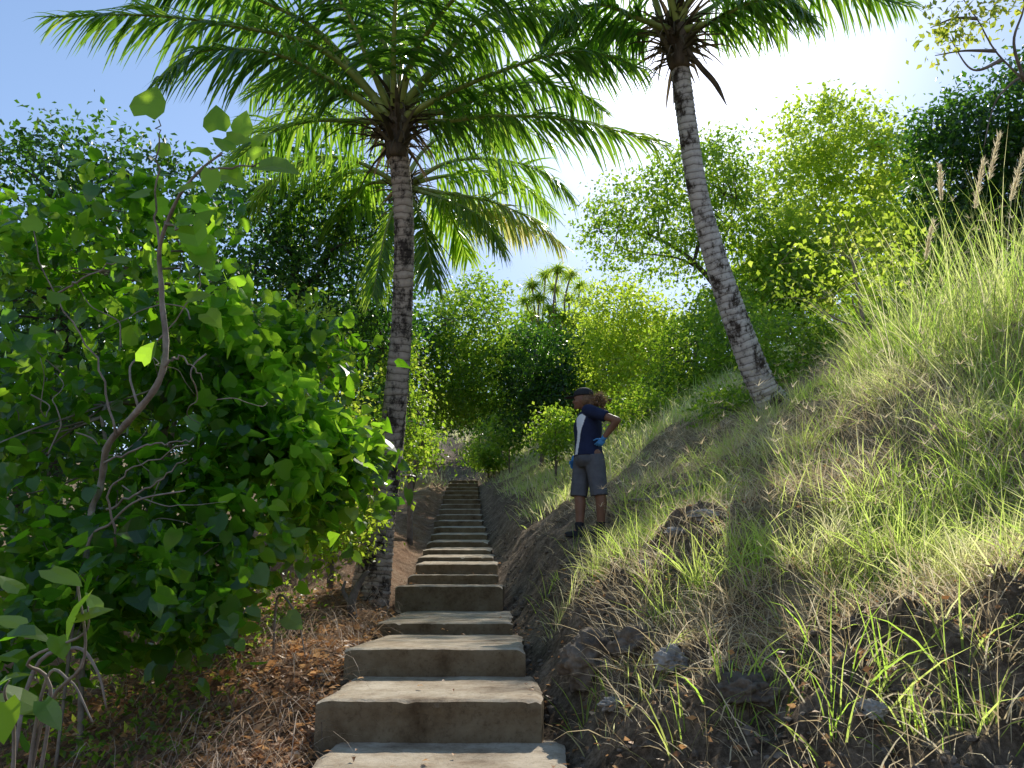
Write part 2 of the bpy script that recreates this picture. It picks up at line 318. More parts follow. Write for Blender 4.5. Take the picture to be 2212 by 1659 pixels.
# ---------------------------------------------------------------- steps
ordn = ['first', 'second', 'third', 'fourth', 'fifth', 'sixth', 'seventh', 'eighth', 'ninth', 'tenth', 'eleventh', 'twelfth', 'thirteenth', 'fourteenth', 'fifteenth', 'sixteenth', 'seventeenth', 'eighteenth', 'nineteenth', 'twentieth', 'twenty-first', 'twenty-second', 'twenty-third']
for k in range(N):
    s = steps[k]; y0 = s[1]; y1 = (steps[k + 1][1] if k + 1 < N else y0 + 1.2) + .06
    z0 = s[2]; z1 = rear[k]; bot = .45; W = .6
    nxs, nys = (81, 34) if k < 8 else (13, 8)
    xs = np.linspace(-W, W, nxs); ysn = np.linspace(0, 1, nys) ** 1.5
    bm = bmesh.new()
    wx = (random.random() - .5) * .05; yaw = (random.random() - .5) * .03
    nzr = max(4, nys // 2)
    def top(x, t):
        X0 = s[0] + x + wx; Y0 = y0 + t * (y1 - y0) + x * yaw; fr_ = t * (y1 - y0)
        edge = .010 * math.exp(-(fr_ / .018) ** 2) + .012 * math.exp(-((W - abs(x)) / .02) ** 2)
        nn_ = float(vn(np.array(X0 * 9.), np.array(k * 5.3), 77)) + .5 * float(vn(np.array(X0 * 25.), np.array(k * 2.3), 78))
        chip = max(0, nn_ - .3) * .06 * math.exp(-(fr_ / .03) ** 2) + max(0, float(vn(np.array(Y0 * 9.), np.array(k * 3.1 + np.sign(x) * 9), 79)) - .1) * .08 * math.exp(-((W - abs(x)) / .04) ** 2)
        zz = z0 + t * (z1 - z0) - edge - chip + .006 * float(vn(np.array(X0 * 4.), np.array(Y0 * 4.), k)) + .004 * float(vn(np.array(X0 * 22.), np.array(Y0 * 22.), k))
        Y0 += (.010 * float(vn(np.array(X0 * 6.), np.array(z0 * 3.), k + 3)) + .005 * float(vn(np.array(X0 * 26.), np.array(z0 * 3.), k + 9))) * (1 - t)
        X0 += .03 * float(vn(np.array(Y0 * 6.), np.array(k * 3.), 5)) * (abs(x) / W) ** 6
        return X0, Y0, zz
    T = [[bm.verts.new(top(x, t)) for x in xs] for t in ysn]
    for a in range(nys - 1):
        for b in range(nxs - 1): bm.faces.new((T[a][b], T[a][b + 1], T[a + 1][b + 1], T[a + 1][b]))
    per = [T[0][b] for b in range(nxs)] + [T[a][-1] for a in range(1, nys)] + [T[-1][b] for b in range(nxs - 2, -1, -1)] + [T[a][0] for a in range(nys - 2, 0, -1)]
    prev = per
    for q in range(1, nzr + 1):
        h = bot * q / nzr; row = []
        for vv in per:
            x, yv, zv = vv.co; n = .012 * float(vn(np.array(x * 7. + h * 3), np.array(h * 9. + k), 21)) + .006 * float(vn(np.array(x * 30.), np.array(h * 30. + k), 22))
            frontness = 1 if yv < y0 + .05 else 0
            row.append(bm.verts.new((x + (0 if frontness else n * np.sign(x - s[0])), yv - (n + (.006 if q < 2 else 0)) * frontness, zv - h)))
        for b in range(len(per)):
            b2 = (b + 1) % len(per); bm.faces.new((prev[b], row[b], row[b2], prev[b2]))
        prev = row
    bmesh.ops.recalc_face_normals(bm, faces=bm.faces)
    me = bpy.data.meshes.new('concrete_step'); bm.to_mesh(me); bm.free()
    for p_ in me.polygons: p_.use_smooth = True
    try: me.set_sharp_from_angle(angle=math.radians(40))
    except Exception: pass
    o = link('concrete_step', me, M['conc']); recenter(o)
    extra = {0: 'nearest broad concrete step, cut off by the bottom of the picture', 1: 'second concrete step from the bottom with a tall dark riser', 2: 'third concrete step from the bottom, between leaf litter and dark rock', 3: 'fourth concrete step from the bottom with loose dirt on its tread', 4: 'fifth concrete step from the bottom with chipped pale riser'}
    tag(o, extra.get(k, ordn[k] + ' narrow concrete step counted up from the bottom step'), 'step', 'concrete steps climbing the hillside')
# ---------------------------------------------------------------- leaves
def leaf_tpl(kind):
    if kind == 'small':
        V = [(0, 0, 0), (-.30, .42, .07), (.30, .42, .07), (0, .5, 0), (0, 1, -.08)]
        T = [(0, 3, 1), (0, 2, 3), (1, 3, 4), (3, 2, 4)]
    else:
        m_ = [(0, 0, 0), (0, .33, .03), (0, .68, 0), (0, 1.05, -.14)]
        l = [(-.28, -.12, .04), (-.47, .16, .10), (-.43, .5, .07), (-.2, .82, -.04)]
        r = [(-x, y, z) for x, y, z in l]
        V = m_ + l + r
        T = [(0, 5, 4), (0, 1, 5), (1, 6, 5), (1, 2, 6), (2, 7, 6), (2, 3, 7), (0, 8, 9), (0, 9, 1), (1, 9, 10), (1, 10, 2), (2, 10, 11), (2, 11, 3)]
    return np.array(V, float), np.array(T)
TS, TH = leaf_tpl('small'), leaf_tpl('heart')
def place_leaves(tpl, pos, d, nvec, size):
    d = nrm(d); x = nrm(np.cross(d, nvec)); z = np.cross(x, d)
    V, T = tpl; wv_ = rs.uniform(.75, 1.15, len(pos))[:, None, None]; cz = rs.uniform(-.6, 2.4, len(pos))[:, None, None]
    W = pos[:, None] + size[:, None, None] * (V[None, :, 0, None] * x[:, None] * wv_ + V[None, :, 1, None] * d[:, None] + V[None, :, 2, None] * z[:, None] * cz)
    n = len(pos); k = len(V)
    return W.reshape(-1, 3), (T[None] + (np.arange(n) * k)[:, None, None]).reshape(-1, 3)
def blob(px, py, D, rx, ry, rD, wt=1.):
    return (P(px, py, D), np.array([rx * D / FPX, rD, ry * D / FPX]), wt)
def clumps(blobs, n):
    w_ = np.array([b[2] * (b[1][0] * b[1][1] * b[1][2]) ** .8 for b in blobs]); w_ /= w_.sum()
    k = rs.choice(len(blobs), n, p=w_)
    u_ = nrm(rs.normal(size=(n, 3))); r = rs.uniform(.25, 1, n) ** .5 * rs.uniform(.8, 1.18, n)
    c = np.array([blobs[i][0] for i in k]); R = np.array([blobs[i][1] for i in k])
    return c + u_ * r[:, None] * R, u_
def crown(root, blobs, ncl, lpc, lsize, clr, mat, tpl=TS, cl=None, outw=.5, name='crown'):
    cc, uo = clumps(blobs, ncl) if cl is None else cl
    pos = np.repeat(cc, lpc, 0) + rs.normal(size=(len(cc) * lpc, 3)) * np.array([1, 1, .5]) * clr * np.repeat(rs.uniform(.5, 1.35, len(cc)), lpc)[:, None]
    u_ = np.repeat(uo, lpc, 0); n = len(pos)
    d = rs.normal(size=(n, 3)) + outw * u_ + np.array([0, 0, -.35]); nv = rs.normal(size=(n, 3)) * .75 + np.array([0, -.1, .9])
    size = lsize * rs.uniform(.45, 1.3, n)
    V, F = place_leaves(tpl, pos, d, nv, size)
    rnd = np.clip(rs.uniform(0, 1, n) * .55 + np.repeat(rs.uniform(0, .45, len(cc)), lpc), 0, 1)
    return onp(name, V, F, mat, root, {'rnd': np.repeat(rnd, len(tpl[0]))}), cc
def limbs(root, path, r0, targets, bark, r1=None, nb=30, name='trunk', sides=8):
    tb = TB(); pth = catmull(path, 24); tb.tube(pth, [r0, r0 * .8, (r1 or r0 * .35)], sides)
    allp = [pth[8:]]
    if len(targets):
        mi = rs.choice(len(targets), min(7, len(targets)), replace=False)
        for t_ in targets[mi]:
            k = rs.randint(5, 20); s_ = pth[k]; L_ = np.linalg.norm(t_ - s_)
            m1 = s_ * .7 + t_ * .3 + rs.normal(size=3) * .08 * L_ + np.array([0, 0, .06 * L_]); m2 = s_ * .35 + t_ * .65 + rs.normal(size=3) * .08 * L_ + np.array([0, 0, .05 * L_])
            rr = r0 * rs.uniform(.35, .5); c_ = catmull([s_, m1, m2, t_], 14); tb.tube(c_, [rr, rr * .65, rr * .3, rr * .12], 6); allp.append(c_[3:])
        A = np.vstack(allp)
        idx = rs.choice(len(targets), min(nb, len(targets)), replace=False)
        for t_ in targets[idx]:
            dd_ = np.linalg.norm(A - t_, axis=1); s_ = A[np.argmin(dd_ + rs.uniform(0, .3, len(A)) * dd_.mean())]; L_ = np.linalg.norm(t_ - s_)
            rr = min(r0 * .16, .02 + .008 * L_); tb.tube(catmull([s_, s_ * .5 + t_ * .5 + rs.normal(size=3) * .12 * L_, t_], 7), [rr, rr * .6, rr * .2], 4)
    return tb.build(name, bark, root)
def tree(name, label, cat, basepx, D, path, r0, blobs, ncl, lpc, ls, clr, mat, bark='bark', group=None, tpl=TS, nb=30, base=None):
    b = np.array(base) if base is not None else P(*basepx, D)
    b[2] = G(b[0], b[1]) - .05
    root = thing(name, label, cat, tuple(b), group)
    cr, cc = crown(root, blobs, ncl, lpc, ls, clr, M[mat], tpl)
    pts = [b] + [P(*p) for p in path]
    limbs(root, pts, r0, cc, M[bark], nb=nb)
    return root
M['hibb'] = leafmat('hibiscus_leaf_painted_sun', [(0, (.06, .14, .02)), (1, (.11, .22, .03))], [(0, (.4, .8, .03)), (1, (.65, .98, .07))], .68, .35, .5)  # lighter copy of the hibiscus leaf with sunlight painted into its colour
r_ = tree('hibiscus_bush', 'dense bush of broad heart-shaped leaves filling the left side, bright along its right edge', 'bush', (330, 1300), 6.2,
     [(330, 1100, 6.0), (360, 800, 6.2), (330, 560, 6.5)], .06,
     [blob(20, 850, 5.6, 180, 150, .8, .6), blob(60, 1080, 5.2, 220, 130, .8, .8), blob(240, 560, 6.4, 170, 110, .7, .7), blob(420, 740, 6.2, 170, 100, .8), blob(250, 840, 5.8, 110, 80, .6, .7), blob(560, 860, 6.2, 140, 130, .6, 1.4), blob(630, 960, 6.2, 150, 75, .5, 2.2),
      blob(710, 1000, 6.3, 85, 80, .35, 2.2), blob(450, 1000, 5.6, 170, 80, .6, 1.2), blob(520, 1150, 5.4, 150, 90, .5, 1.5), blob(440, 1270, 5.0, 130, 90, .4, 1.6), blob(620, 1130, 5.8, 100, 70, .3, 1.5),
      blob(60, 560, 6.6, 200, 100, .8, .6), blob(220, 1220, 4.8, 200, 90, .6, 1.3), blob(660, 740, 6.8, 80, 70, .4, 1.5), blob(360, 1330, 4.7, 130, 90, .4, 1.3), blob(60, 1400, 4.3, 140, 120, .4), blob(360, 430, 6.0, 110, 60, .4, 1.2)],
     560, 14, .12, .19, 'hib', 'palebark', tpl=TH, nb=60)
crown(r_, [blob(720, 960, 6.0, 75, 70, .25), blob(600, 880, 5.7, 110, 90, .25), blob(640, 1000, 5.6, 110, 60, .2), blob(690, 1060, 5.9, 50, 50, .2), blob(460, 660, 5.5, 70, 60, .2), blob(560, 760, 5.8, 70, 50, .2), blob(430, 540, 5.4, 50, 40, .2)], 70, 8, .12, .11, M['hibb'], TH, name='sun_painted_leaves')  # extra leaves added to brighten the bush edge, sunlight painted into their colour
tb = TB()
for k in range(22):
    p0 = P(rs.uniform(60, 560), rs.uniform(600, 1450), rs.uniform(4.6, 5.3)); q = [p0]; dv = nrm(np.array([rs.uniform(-.5, 1), rs.uniform(-.3, .2), rs.uniform(-.5, 1.2)]))
    for _ in range(7): dv = nrm(dv + rs.normal(size=3) * .4); q.append(q[-1] + dv * rs.uniform(.06, .14))
    q = np.array(q); q[:, 2] = np.maximum(q[:, 2], gz(q[:, 0], q[:, 1]) + .03); rr = rs.uniform(.003, .007); tb.tube(catmull(q, 30), [rr, rr * .7, rr * .3], 5)
tb.build('bare_branch', M['palebark'], r_)
b = P(230, 1180, 4.6); b[2] = G(b[0], b[1])
r_ = thing('hibiscus_shoot', 'tall crooked pale branch with a few very large round leaves at its top', 'shrub', tuple(b))
tb = TB()
mainp = [b, P(190, 1160, 4.7), P(215, 1060, 4.75), P(235, 960, 4.6), P(300, 885, 4.4), P(355, 790, 4.35), P(350, 640, 4.4), P(345, 540, 4.4), P(378, 440, 4.3), P(430, 370, 4.2), P(480, 330, 4.2)]
tb.tube(catmull(mainp, 70), [.016, .02, .02, .018, .013, .009, .006], 8, lambda L, an, R: R * (1 + .15 * np.sin(L * 17 + an) + .1 * np.sin(L * 41)))
for pth in ([(355, 790, 4.35), (390, 772, 4.3), (440, 812, 4.3)], [(345, 540, 4.4), (335, 420, 4.4), (345, 300, 4.3), (345, 255, 4.3)], [(250, 940, 4.5), (210, 780, 4.5), (120, 640, 4.5), (60, 470, 4.5)],
            [(250, 1180, 4.4), (240, 1060, 4.3), (290, 1010, 4.3), (400, 960, 4.3)], [(300, 885, 4.4), (280, 800, 4.5), (320, 760, 4.6), (420, 640, 4.6), (440, 560, 4.6)], [(430, 370, 4.2), (520, 360, 4.15), (560, 350, 4.1)], [(225, 1000, 4.5), (330, 960, 4.4), (420, 950, 4.4)], [(230, 1100, 4.5), (330, 1050, 4.4), (400, 990, 4.3)],
            [(355, 480, 4.35), (400, 500, 4.3), (425, 530, 4.3)], [(120, 640, 4.5), (180, 600, 4.4), (270, 560, 4.4)]):
    q = catmull([P(*q) for q in pth], 18); q[1:] += rs.normal(size=(17, 3)) * .008; tb.tube(q, [.008, .005, .003], 6)
tb.build('stem', M['palebark'], r_)
bl = [(325, 218, 70, 80), (468, 255, 65, 100), (525, 265, 50, 80), (515, 300, 55, -10), (570, 300, 50, 60), (600, 362, 85, -8), (420, 330, 55, 170), (500, 385, 65, -20), (455, 395, 55, -90), (395, 410, 50, 200), (425, 520, 75, -70),
      (440, 560, 60, -50), (440, 470, 50, 40), (350, 320, 45, 120), (120, 640, 50, 150), (70, 480, 40, 100), (320, 760, 50, 60), (430, 640, 50, 20), (395, 480, 42, 180), (560, 330, 45, 30), (480, 310, 45, 140), (300, 420, 45, 190), (250, 560, 50, 170), (460, 690, 50, -40)]
pos = np.array([P(x, y, 4.2 + rs.uniform(-.1, .25)) for x, y, s_, a_ in bl]); an = np.radians([q[3] for q in bl]); sz = np.array([q[2] for q in bl]) * 4.2 / FPX
dd = np.stack([np.cos(an), rs.uniform(-.3, .3, len(bl)), np.sin(an)], -1); nv = np.stack([rs.uniform(-.4, .4, len(bl)), np.full(len(bl), -.75), rs.uniform(.2, .9, len(bl))], -1)
pos -= dd * sz[:, None] * .5
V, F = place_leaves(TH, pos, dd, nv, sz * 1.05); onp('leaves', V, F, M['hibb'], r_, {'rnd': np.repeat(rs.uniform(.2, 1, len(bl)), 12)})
b = P(60, 1700, 2.6); b[2] = G(b[0], b[1])
r_ = thing('broadleaf_sapling', 'low sapling with few large glossy leaves at the bottom left corner', 'plant', tuple(b))
tb = TB()
for pth in ([(110, 1520, 2.6), (60, 1430, 2.5), (180, 1370, 2.5), (190, 1310, 2.5)], [(30, 1600, 2.6), (10, 1500, 2.5), (20, 1470, 2.5)], [(90, 1560, 2.6), (180, 1430, 2.5), (170, 1280, 2.5), (160, 1240, 2.5)], [(90, 1500, 2.6), (150, 1470, 2.55), (200, 1560, 2.5)]):
    tb.tube(catmull([b] + [P(*q) for q in pth], 22), [.008, .005, .003], 6)
tb.build('stem', M['palebark'], r_)
bl = [(140, 1248, 78, -25), (205, 1325, 65, 20), (165, 1330, 90, -120), (60, 1375, 80, 10), (20, 1340, 55, 160), (60, 1520, 105, -30), (10, 1560, 80, -90), (110, 1545, 70, -50), (30, 1465, 55, 30), (15, 1420, 60, 170), (200, 1300, 45, 120), (20, 1260, 50, 150), (130, 1400, 50, -60)]
pos = np.array([P(x, y, 2.5 + rs.uniform(-.08, .1)) for x, y, s_, a_ in bl]); an = np.radians([q[3] for q in bl]); sz = np.array([q[2] for q in bl]) * 2.5 / FPX
dd = np.stack([np.cos(an), rs.uniform(-.4, .4, len(bl)), np.sin(an)], -1); nv = np.stack([rs.uniform(-.5, .5, len(bl)), np.full(len(bl), -.3), rs.uniform(.6, 1.1, len(bl))], -1)
pos -= dd * sz[:, None] * .5
V, F = place_leaves(TH, pos, dd, nv, sz * 1.05); onp('leaves', V, F, M['hib'], r_, {'rnd': np.repeat(rs.uniform(.3, .9, len(bl)), 12)})
tree('dark_bush', 'tall dark small-leaved tree behind the hibiscus at the left edge', 'tree', (120, 1100), 9.5, [(130, 800, 9.5), (140, 480, 9.5)], .12,
     [blob(20, 440, 9, 230, 200, 1.2), blob(300, 420, 9.5, 160, 120, 1.), blob(180, 330, 9.5, 150, 60, .8), blob(40, 760, 9, 340, 260, 1.2), blob(400, 620, 9.5, 130, 200, 1.), blob(350, 900, 8.5, 300, 200, .8), blob(150, 1150, 7.5, 350, 180, .6)], 860, 28, .088, .18, 'dark', 'darkbark')
tree('dark_tree', 'large dark tree behind the left palm trunk', 'tree', (620, 1050), 15, [(620, 800, 15), (640, 560, 15)], .2,
     [blob(560, 500, 15, 150, 170, 1.5), blob(700, 460, 15.5, 160, 150, 1.5), blob(640, 700, 14.5, 230, 180, 1.5), blob(800, 600, 16, 130, 210, 1.5), blob(500, 880, 13, 200, 120, 1.5), blob(720, 880, 13.5, 140, 120, 1.)], 740, 32, .125, .27, 'dark', 'darkbark')
tree('leafy_shrub', 'mid green small-leaved shrub between the hibiscus and the left palm trunk', 'shrub', (720, 1150), 8.6, [(720, 1000, 8.6), (720, 780, 8.8)], .04,
     [blob(690, 860, 8.8, 90, 190, .5), blob(770, 1010, 8.7, 50, 150, .4, 1.3), blob(640, 720, 9, 90, 90, .5), blob(690, 1120, 7.8, 110, 110, .4, 1.6), blob(770, 1150, 8.2, 40, 60, .2, 1.5)], 380, 24, .065, .12, 'bright', 'bark')
tree('leafy_shrub', 'dark green shrub just right of the left palm trunk at the path edge', 'shrub', (890, 1040), 15, [(885, 950, 15), (880, 820, 15)], .06,
     [blob(870, 840, 15, 60, 120, .8), blob(895, 950, 14, 35, 70, .5, 1.5), blob(820, 900, 16, 70, 120, .8), blob(800, 1000, 13, 60, 70, .6)], 260, 26, .09, .18, 'mid', 'bark')
tree('round_tree', 'bright green tree standing over the top of the steps', 'tree', (885, 960), 27, [(930, 900, 27), (985, 830, 27), (1010, 720, 26)], .14,
     [blob(1020, 700, 26, 105, 105, 2), blob(970, 820, 25, 75, 110, 1.6, 1.3), blob(1050, 840, 26, 60, 75, 1.3, 1.2), blob(920, 900, 26, 50, 50, 1)], 480, 32, .16, .34, 'mid')
tree('overhanging_tree', 'dark tree shading the dirt track beyond the last step', 'tree', (820, 930), 38, [(880, 880, 38), (950, 820, 38)], .16,
     [blob(890, 890, 38, 80, 60, 2.5), blob(1000, 870, 40, 90, 60, 2.5), blob(1080, 900, 42, 70, 50, 2)], 340, 32, .22, .5, 'dark', 'darkbark')
tree('dark_round_bush', 'dark rounded bush beyond the person at the bend of the path', 'bush', (1170, 940), 25, [(1170, 880, 25), (1170, 780, 25)], .08,
     [blob(1160, 790, 25, 80, 85, 1.4), blob(1200, 870, 24, 75, 75, 1.2), blob(1130, 880, 25, 50, 65, 1)], 300, 34, .15, .3, 'dark')
tree('yellow_green_tree', 'yellow-green tree straight above the person with pale limbs', 'tree', (1330, 900), 27, [(1340, 800, 27), (1350, 700, 27)], .12,
     [blob(1330, 690, 27, 90, 90, 1.8), blob(1420, 730, 26, 80, 90, 1.5), blob(1290, 800, 26, 90, 80, 1.5), blob(1390, 840, 24, 110, 70, 1.4)], 460, 32, .165, .34, 'bright')
tree('green_tree', 'mid green tree left of the leaning palm trunk', 'tree', (1500, 900), 21, [(1500, 800, 21), (1510, 700, 21)], .12,
     [blob(1500, 760, 21, 90, 110, 1.6), blob(1460, 850, 20, 90, 60, 1.3), blob(1590, 770, 18, 70, 120, 1.3), blob(1560, 680, 20, 70, 60, 1)], 400, 32, .135, .28, 'mid')
tree('spreading_tree', 'spreading tree with airy crown and arching dark limbs left of the leaning palm', 'tree', (1640, 860), 24, [(1610, 760, 24), (1560, 640, 24), (1480, 550, 24), (1390, 500, 24)], .12,
     [blob(1380, 440, 24, 110, 60, 1.8), blob(1500, 400, 24, 130, 80, 1.8), blob(1330, 510, 24, 80, 60, 1.6), blob(1560, 350, 24, 80, 50, 1.6), blob(1430, 550, 24, 120, 60, 1.6), blob(1570, 470, 24, 90, 100, 1.6)], 480, 28, .15, .32, 'mid', 'darkbark', nb=60)
tree('tall_bright_tree', 'tall bright green tree behind the leaning palm against the sky', 'tree', (1780, 880), 27, [(1775, 700, 27), (1770, 450, 27)], .18,
     [blob(1760, 300, 27, 95, 80, 2), blob(1720, 420, 27, 110, 90, 2), blob(1850, 370, 26, 110, 120, 2), blob(1700, 560, 25, 110, 120, 2), blob(1850, 570, 25, 130, 130, 2), blob(1960, 460, 26, 80, 130, 2)], 700, 34, .19, .36, 'bright')
tree('thicket_bush', 'shaded green thicket at the foot of the leaning palm', 'bush', (1790, 930), 12, [(1790, 860, 12), (1800, 760, 12)], .05,
     [blob(1700, 760, 12.5, 90, 110, .9), blob(1830, 780, 12, 110, 100, .9), blob(1780, 860, 11, 120, 60, .7), blob(1950, 670, 12, 90, 110, .9), blob(2060, 600, 12, 90, 80, .9)], 520, 28, .095, .2, 'mid', 'bark')
tree('pale_stem_sapling', 'slender pale forked sapling with bright sparse leaves right of the leaning palm', 'tree', (1890, 860), 9.6, [(1870, 720, 9.6), (1855, 640, 9.6), (1840, 560, 9.6)], .03,
     [blob(1850, 520, 9.6, 130, 90, .6), blob(1720, 600, 9.8, 80, 80, .5), blob(1930, 600, 9.6, 60, 80, .5)], 60, 13, .085, .16, 'bright', 'palebark', nb=40)
tree('dark_right_tree', 'dark green tree rising at the right edge above the tall grass', 'tree', (2180, 700), 12, [(2170, 560, 12), (2160, 380, 12)], .12,
     [blob(2150, 250, 12, 120, 120, 1.1), blob(2080, 380, 12.5, 120, 130, 1.1), blob(2210, 420, 12, 110, 160, 1.1), blob(2050, 290, 13, 90, 80, .9), blob(2320, 300, 12, 120, 150, 1), blob(2130, 530, 12, 120, 70, .9)], 680, 32, .10, .19, 'dark', 'darkbark')
b = P(2420, 900, 7.2); b[2] = G(b[0], b[1])
r_ = thing('sparse_tree', 'thin bare-branched tree with yellow-green leaves reaching in at the top right corner', 'tree', tuple(b))
tb = TB()
for pth in ([(2400, 500, 7.2), (2330, 300, 7.2), (2212, 175, 7.2), (2150, 110, 7.2), (2110, 40, 7.2), (2060, -30, 7.2)], [(2330, 300, 7.2), (2230, 170, 7.2), (2165, 200, 7.2), (2140, 250, 7.2), (2125, 320, 7.2)],
            [(2212, 175, 7.2), (2190, 90, 7.1), (2212, 10, 7.1), (2190, -60, 7)], [(2150, 110, 7.2), (2080, 110, 7.2), (2020, 120, 7.2)], [(2110, 40, 7.2), (2060, 40, 7.2), (2010, 60, 7.2)], [(2165, 130, 7.2), (2100, 150, 7.2), (2050, 80, 7.2)]):
    q = catmull([P(*z) for z in pth], 20); tb.tube(q, [.02, .010, .004], 6)
tb.tube(catmull([b, P(2410, 700, 7.2), P(2400, 500, 7.2), P(2330, 300, 7.2)], 14), [.06, .03], 8)
tb.build('trunk', M['bark'], r_)
bb = [blob(2050, 60, 7.2, 60, 60, .3), blob(2110, 20, 7.2, 80, 50, .3), blob(2160, -30, 7.2, 60, 50, .3), blob(2190, 60, 7.2, 30, 40, .2, .5), blob(2060, 110, 7.2, 50, 30, .2, .6)]
crown(r_, bb, 60, 9, .075, .08, M['yel'])
for (px, py, D, rx, ry, mat, lab) in [(440, 800, 22, 240, 170, 'dark', 'dark wooded mass far behind the hibiscus bush'), (760, 800, 24, 180, 180, 'dark', 'dark tree seen low behind the left palm trunk'), (1650, 660, 24, 110, 170, 'mid', 'far green tree half hidden by the leaning palm trunk'),
                                     (1170, 790, 36, 120, 110, 'mid', 'small far bush under the screw pine'), (1300, 800, 38, 200, 120, 'mid', 'broad far green tree behind the yellow-green tree'), (1930, 600, 30, 170, 200, 'mid', 'far tree filling between the bright tree and the dark right tree'),
                                     (2130, 560, 24, 160, 150, 'dark', 'far dark tree low behind the tall grass at the right'), (60, 800, 16, 260, 300, 'dark', 'dark far tree behind the left edge foliage')]:
    tree('background_tree', lab, 'tree', (px, py + ry * .8), D, [(px, py, D)], .12, [blob(px, py, D, rx, ry, 2.2), blob(px + rx * .4, py - ry * .4, D, rx * .5, ry * .5, 1.6)], 340, 28, .2 * max(1, D / 28), .45, mat, 'darkbark')
for (px, py, D, rx, ry, lab) in [(1200, 930, 17, 40, 60, 'small twiggy shrub left of the standing person'), (1400, 880, 17, 110, 50, 'low green shrub on the bank right above the person'), (1570, 880, 12, 60, 40, 'low shrub left of the leaning palm base'), (1100, 930, 30, 60, 50, 'low bush at the bend of the path'),
                                 (895, 975, 30, 45, 40, 'low bush left of the top of the steps'), (1055, 985, 32, 35, 30, 'small bush right of the top of the steps')]:
    tree('low_shrub', lab, 'shrub', (px, py + ry), D, [(px, py, D)], .03, [blob(px, py, D, rx, ry, .6)], 90, 22, .07 * D / 12, .15 * D / 12, 'mid', 'bark', nb=15)
# ---------------------------------------------------------------- strips (blades, leaflets)
def strips(pos, d0, L, W, g_, wv, nseg=3, prof=None):
    n = len(pos); d = nrm(d0); p = pos.copy(); prof = prof if prof is not None else np.array([1., .9, .6, .35])[:nseg]
    vs = []
    for k in range(nseg):
        h = wv * (W * prof[k] / 2)[:, None]; vs += [p - h, p + h]
        p = p + d * (L / nseg)[:, None]; d = nrm(d + np.stack([np.zeros(n), np.zeros(n), -g_], -1))
    vs.append(p); V = np.stack(vs, 1); m_ = 2 * nseg + 1
    T = []
    for k in range(nseg - 1): a = 2 * k; T += [(a, a + 1, a + 3), (a, a + 3, a + 2)]
    a = 2 * (nseg - 1); T.append((a, a + 1, a + 2)); T = np.array(T)
    return V.reshape(-1, 3), (T[None] + (np.arange(n) * m_)[:, None, None]).reshape(-1, 3), m_
def frond(root, ctrl, n=95, Lmax=.85, W=.036, mat='palm', r0=.06, droop=.3, age=0., bare=.2):
    pts = catmull(ctrl, 44); T = nrm(np.gradient(pts, axis=0))
    tb = TB(); tb.tube(pts, [r0, r0 * .62, r0 * .42, r0 * .28, r0 * .18, r0 * .08], 7)
    t = np.linspace(bare, .995, n); t = np.concatenate([t, t + rs.uniform(-.004, .004, n)]); t = np.clip(t + rs.normal(size=2 * n) * .003, 0, 1); sgn = np.repeat([1., -1.], n)
    fi = t * 43; i0 = np.clip(fi.astype(int), 0, 42); fr = (fi - i0)[:, None]
    p = pts[i0] * (1 - fr) + pts[i0 + 1] * fr; TT = nrm(T[i0] * (1 - fr) + T[i0 + 1] * fr)
    up = np.array([0, 0, 1.]); S = nrm(np.cross(TT, up) + 1e-4); U = np.cross(S, TT)
    prof = np.interp(t, [0, .2, .38, .65, .88, 1], [.5, .7, 1, .92, .6, .35])
    L = Lmax * prof * rs.uniform(.7, 1.12, len(t))
    fwd = np.interp(t, [0, .5, 1], [.3, .5, 1.2])[:, None]
    ph = rs.uniform(0, 6); clump = (np.sin(t * 120 + ph) * .12 + np.sin(t * 37 + ph * 2) * .12)[:, None]
    hang = (.35 + .25 * np.sin(t * 23 + ph))[:, None] * np.interp(t, [0, .3, 1], [.4, 1, .8])[:, None]
    d0 = S * sgn[:, None] * .75 + TT * (fwd + clump) + np.array([0, 0, -1.]) * hang + rs.normal(size=(len(t), 3)) * .14
    g_ = droop * rs.uniform(.4, 1.7, len(t)); d0n = nrm(d0)
    wv = nrm(TT - d0n * (TT * d0n).sum(1)[:, None] + rs.normal(size=(len(t), 3)) * .25)
    V, F, m_ = strips(p, d0, L, np.full(len(t), W) * np.interp(t, [0, .8, 1], [1, 1, .6]), g_, wv, 4, np.array([.6, 1., .8, .5]))
    rnd = np.clip(rs.uniform(0, .6, len(t)) + age * t + rs.uniform(0, .25), 0, 1)
    o = onp('frond', V, F, M[mat], root, {'rnd': np.repeat(rnd, m_)})
    s_ = tb.build('stalk', M['stalk'], o); return o
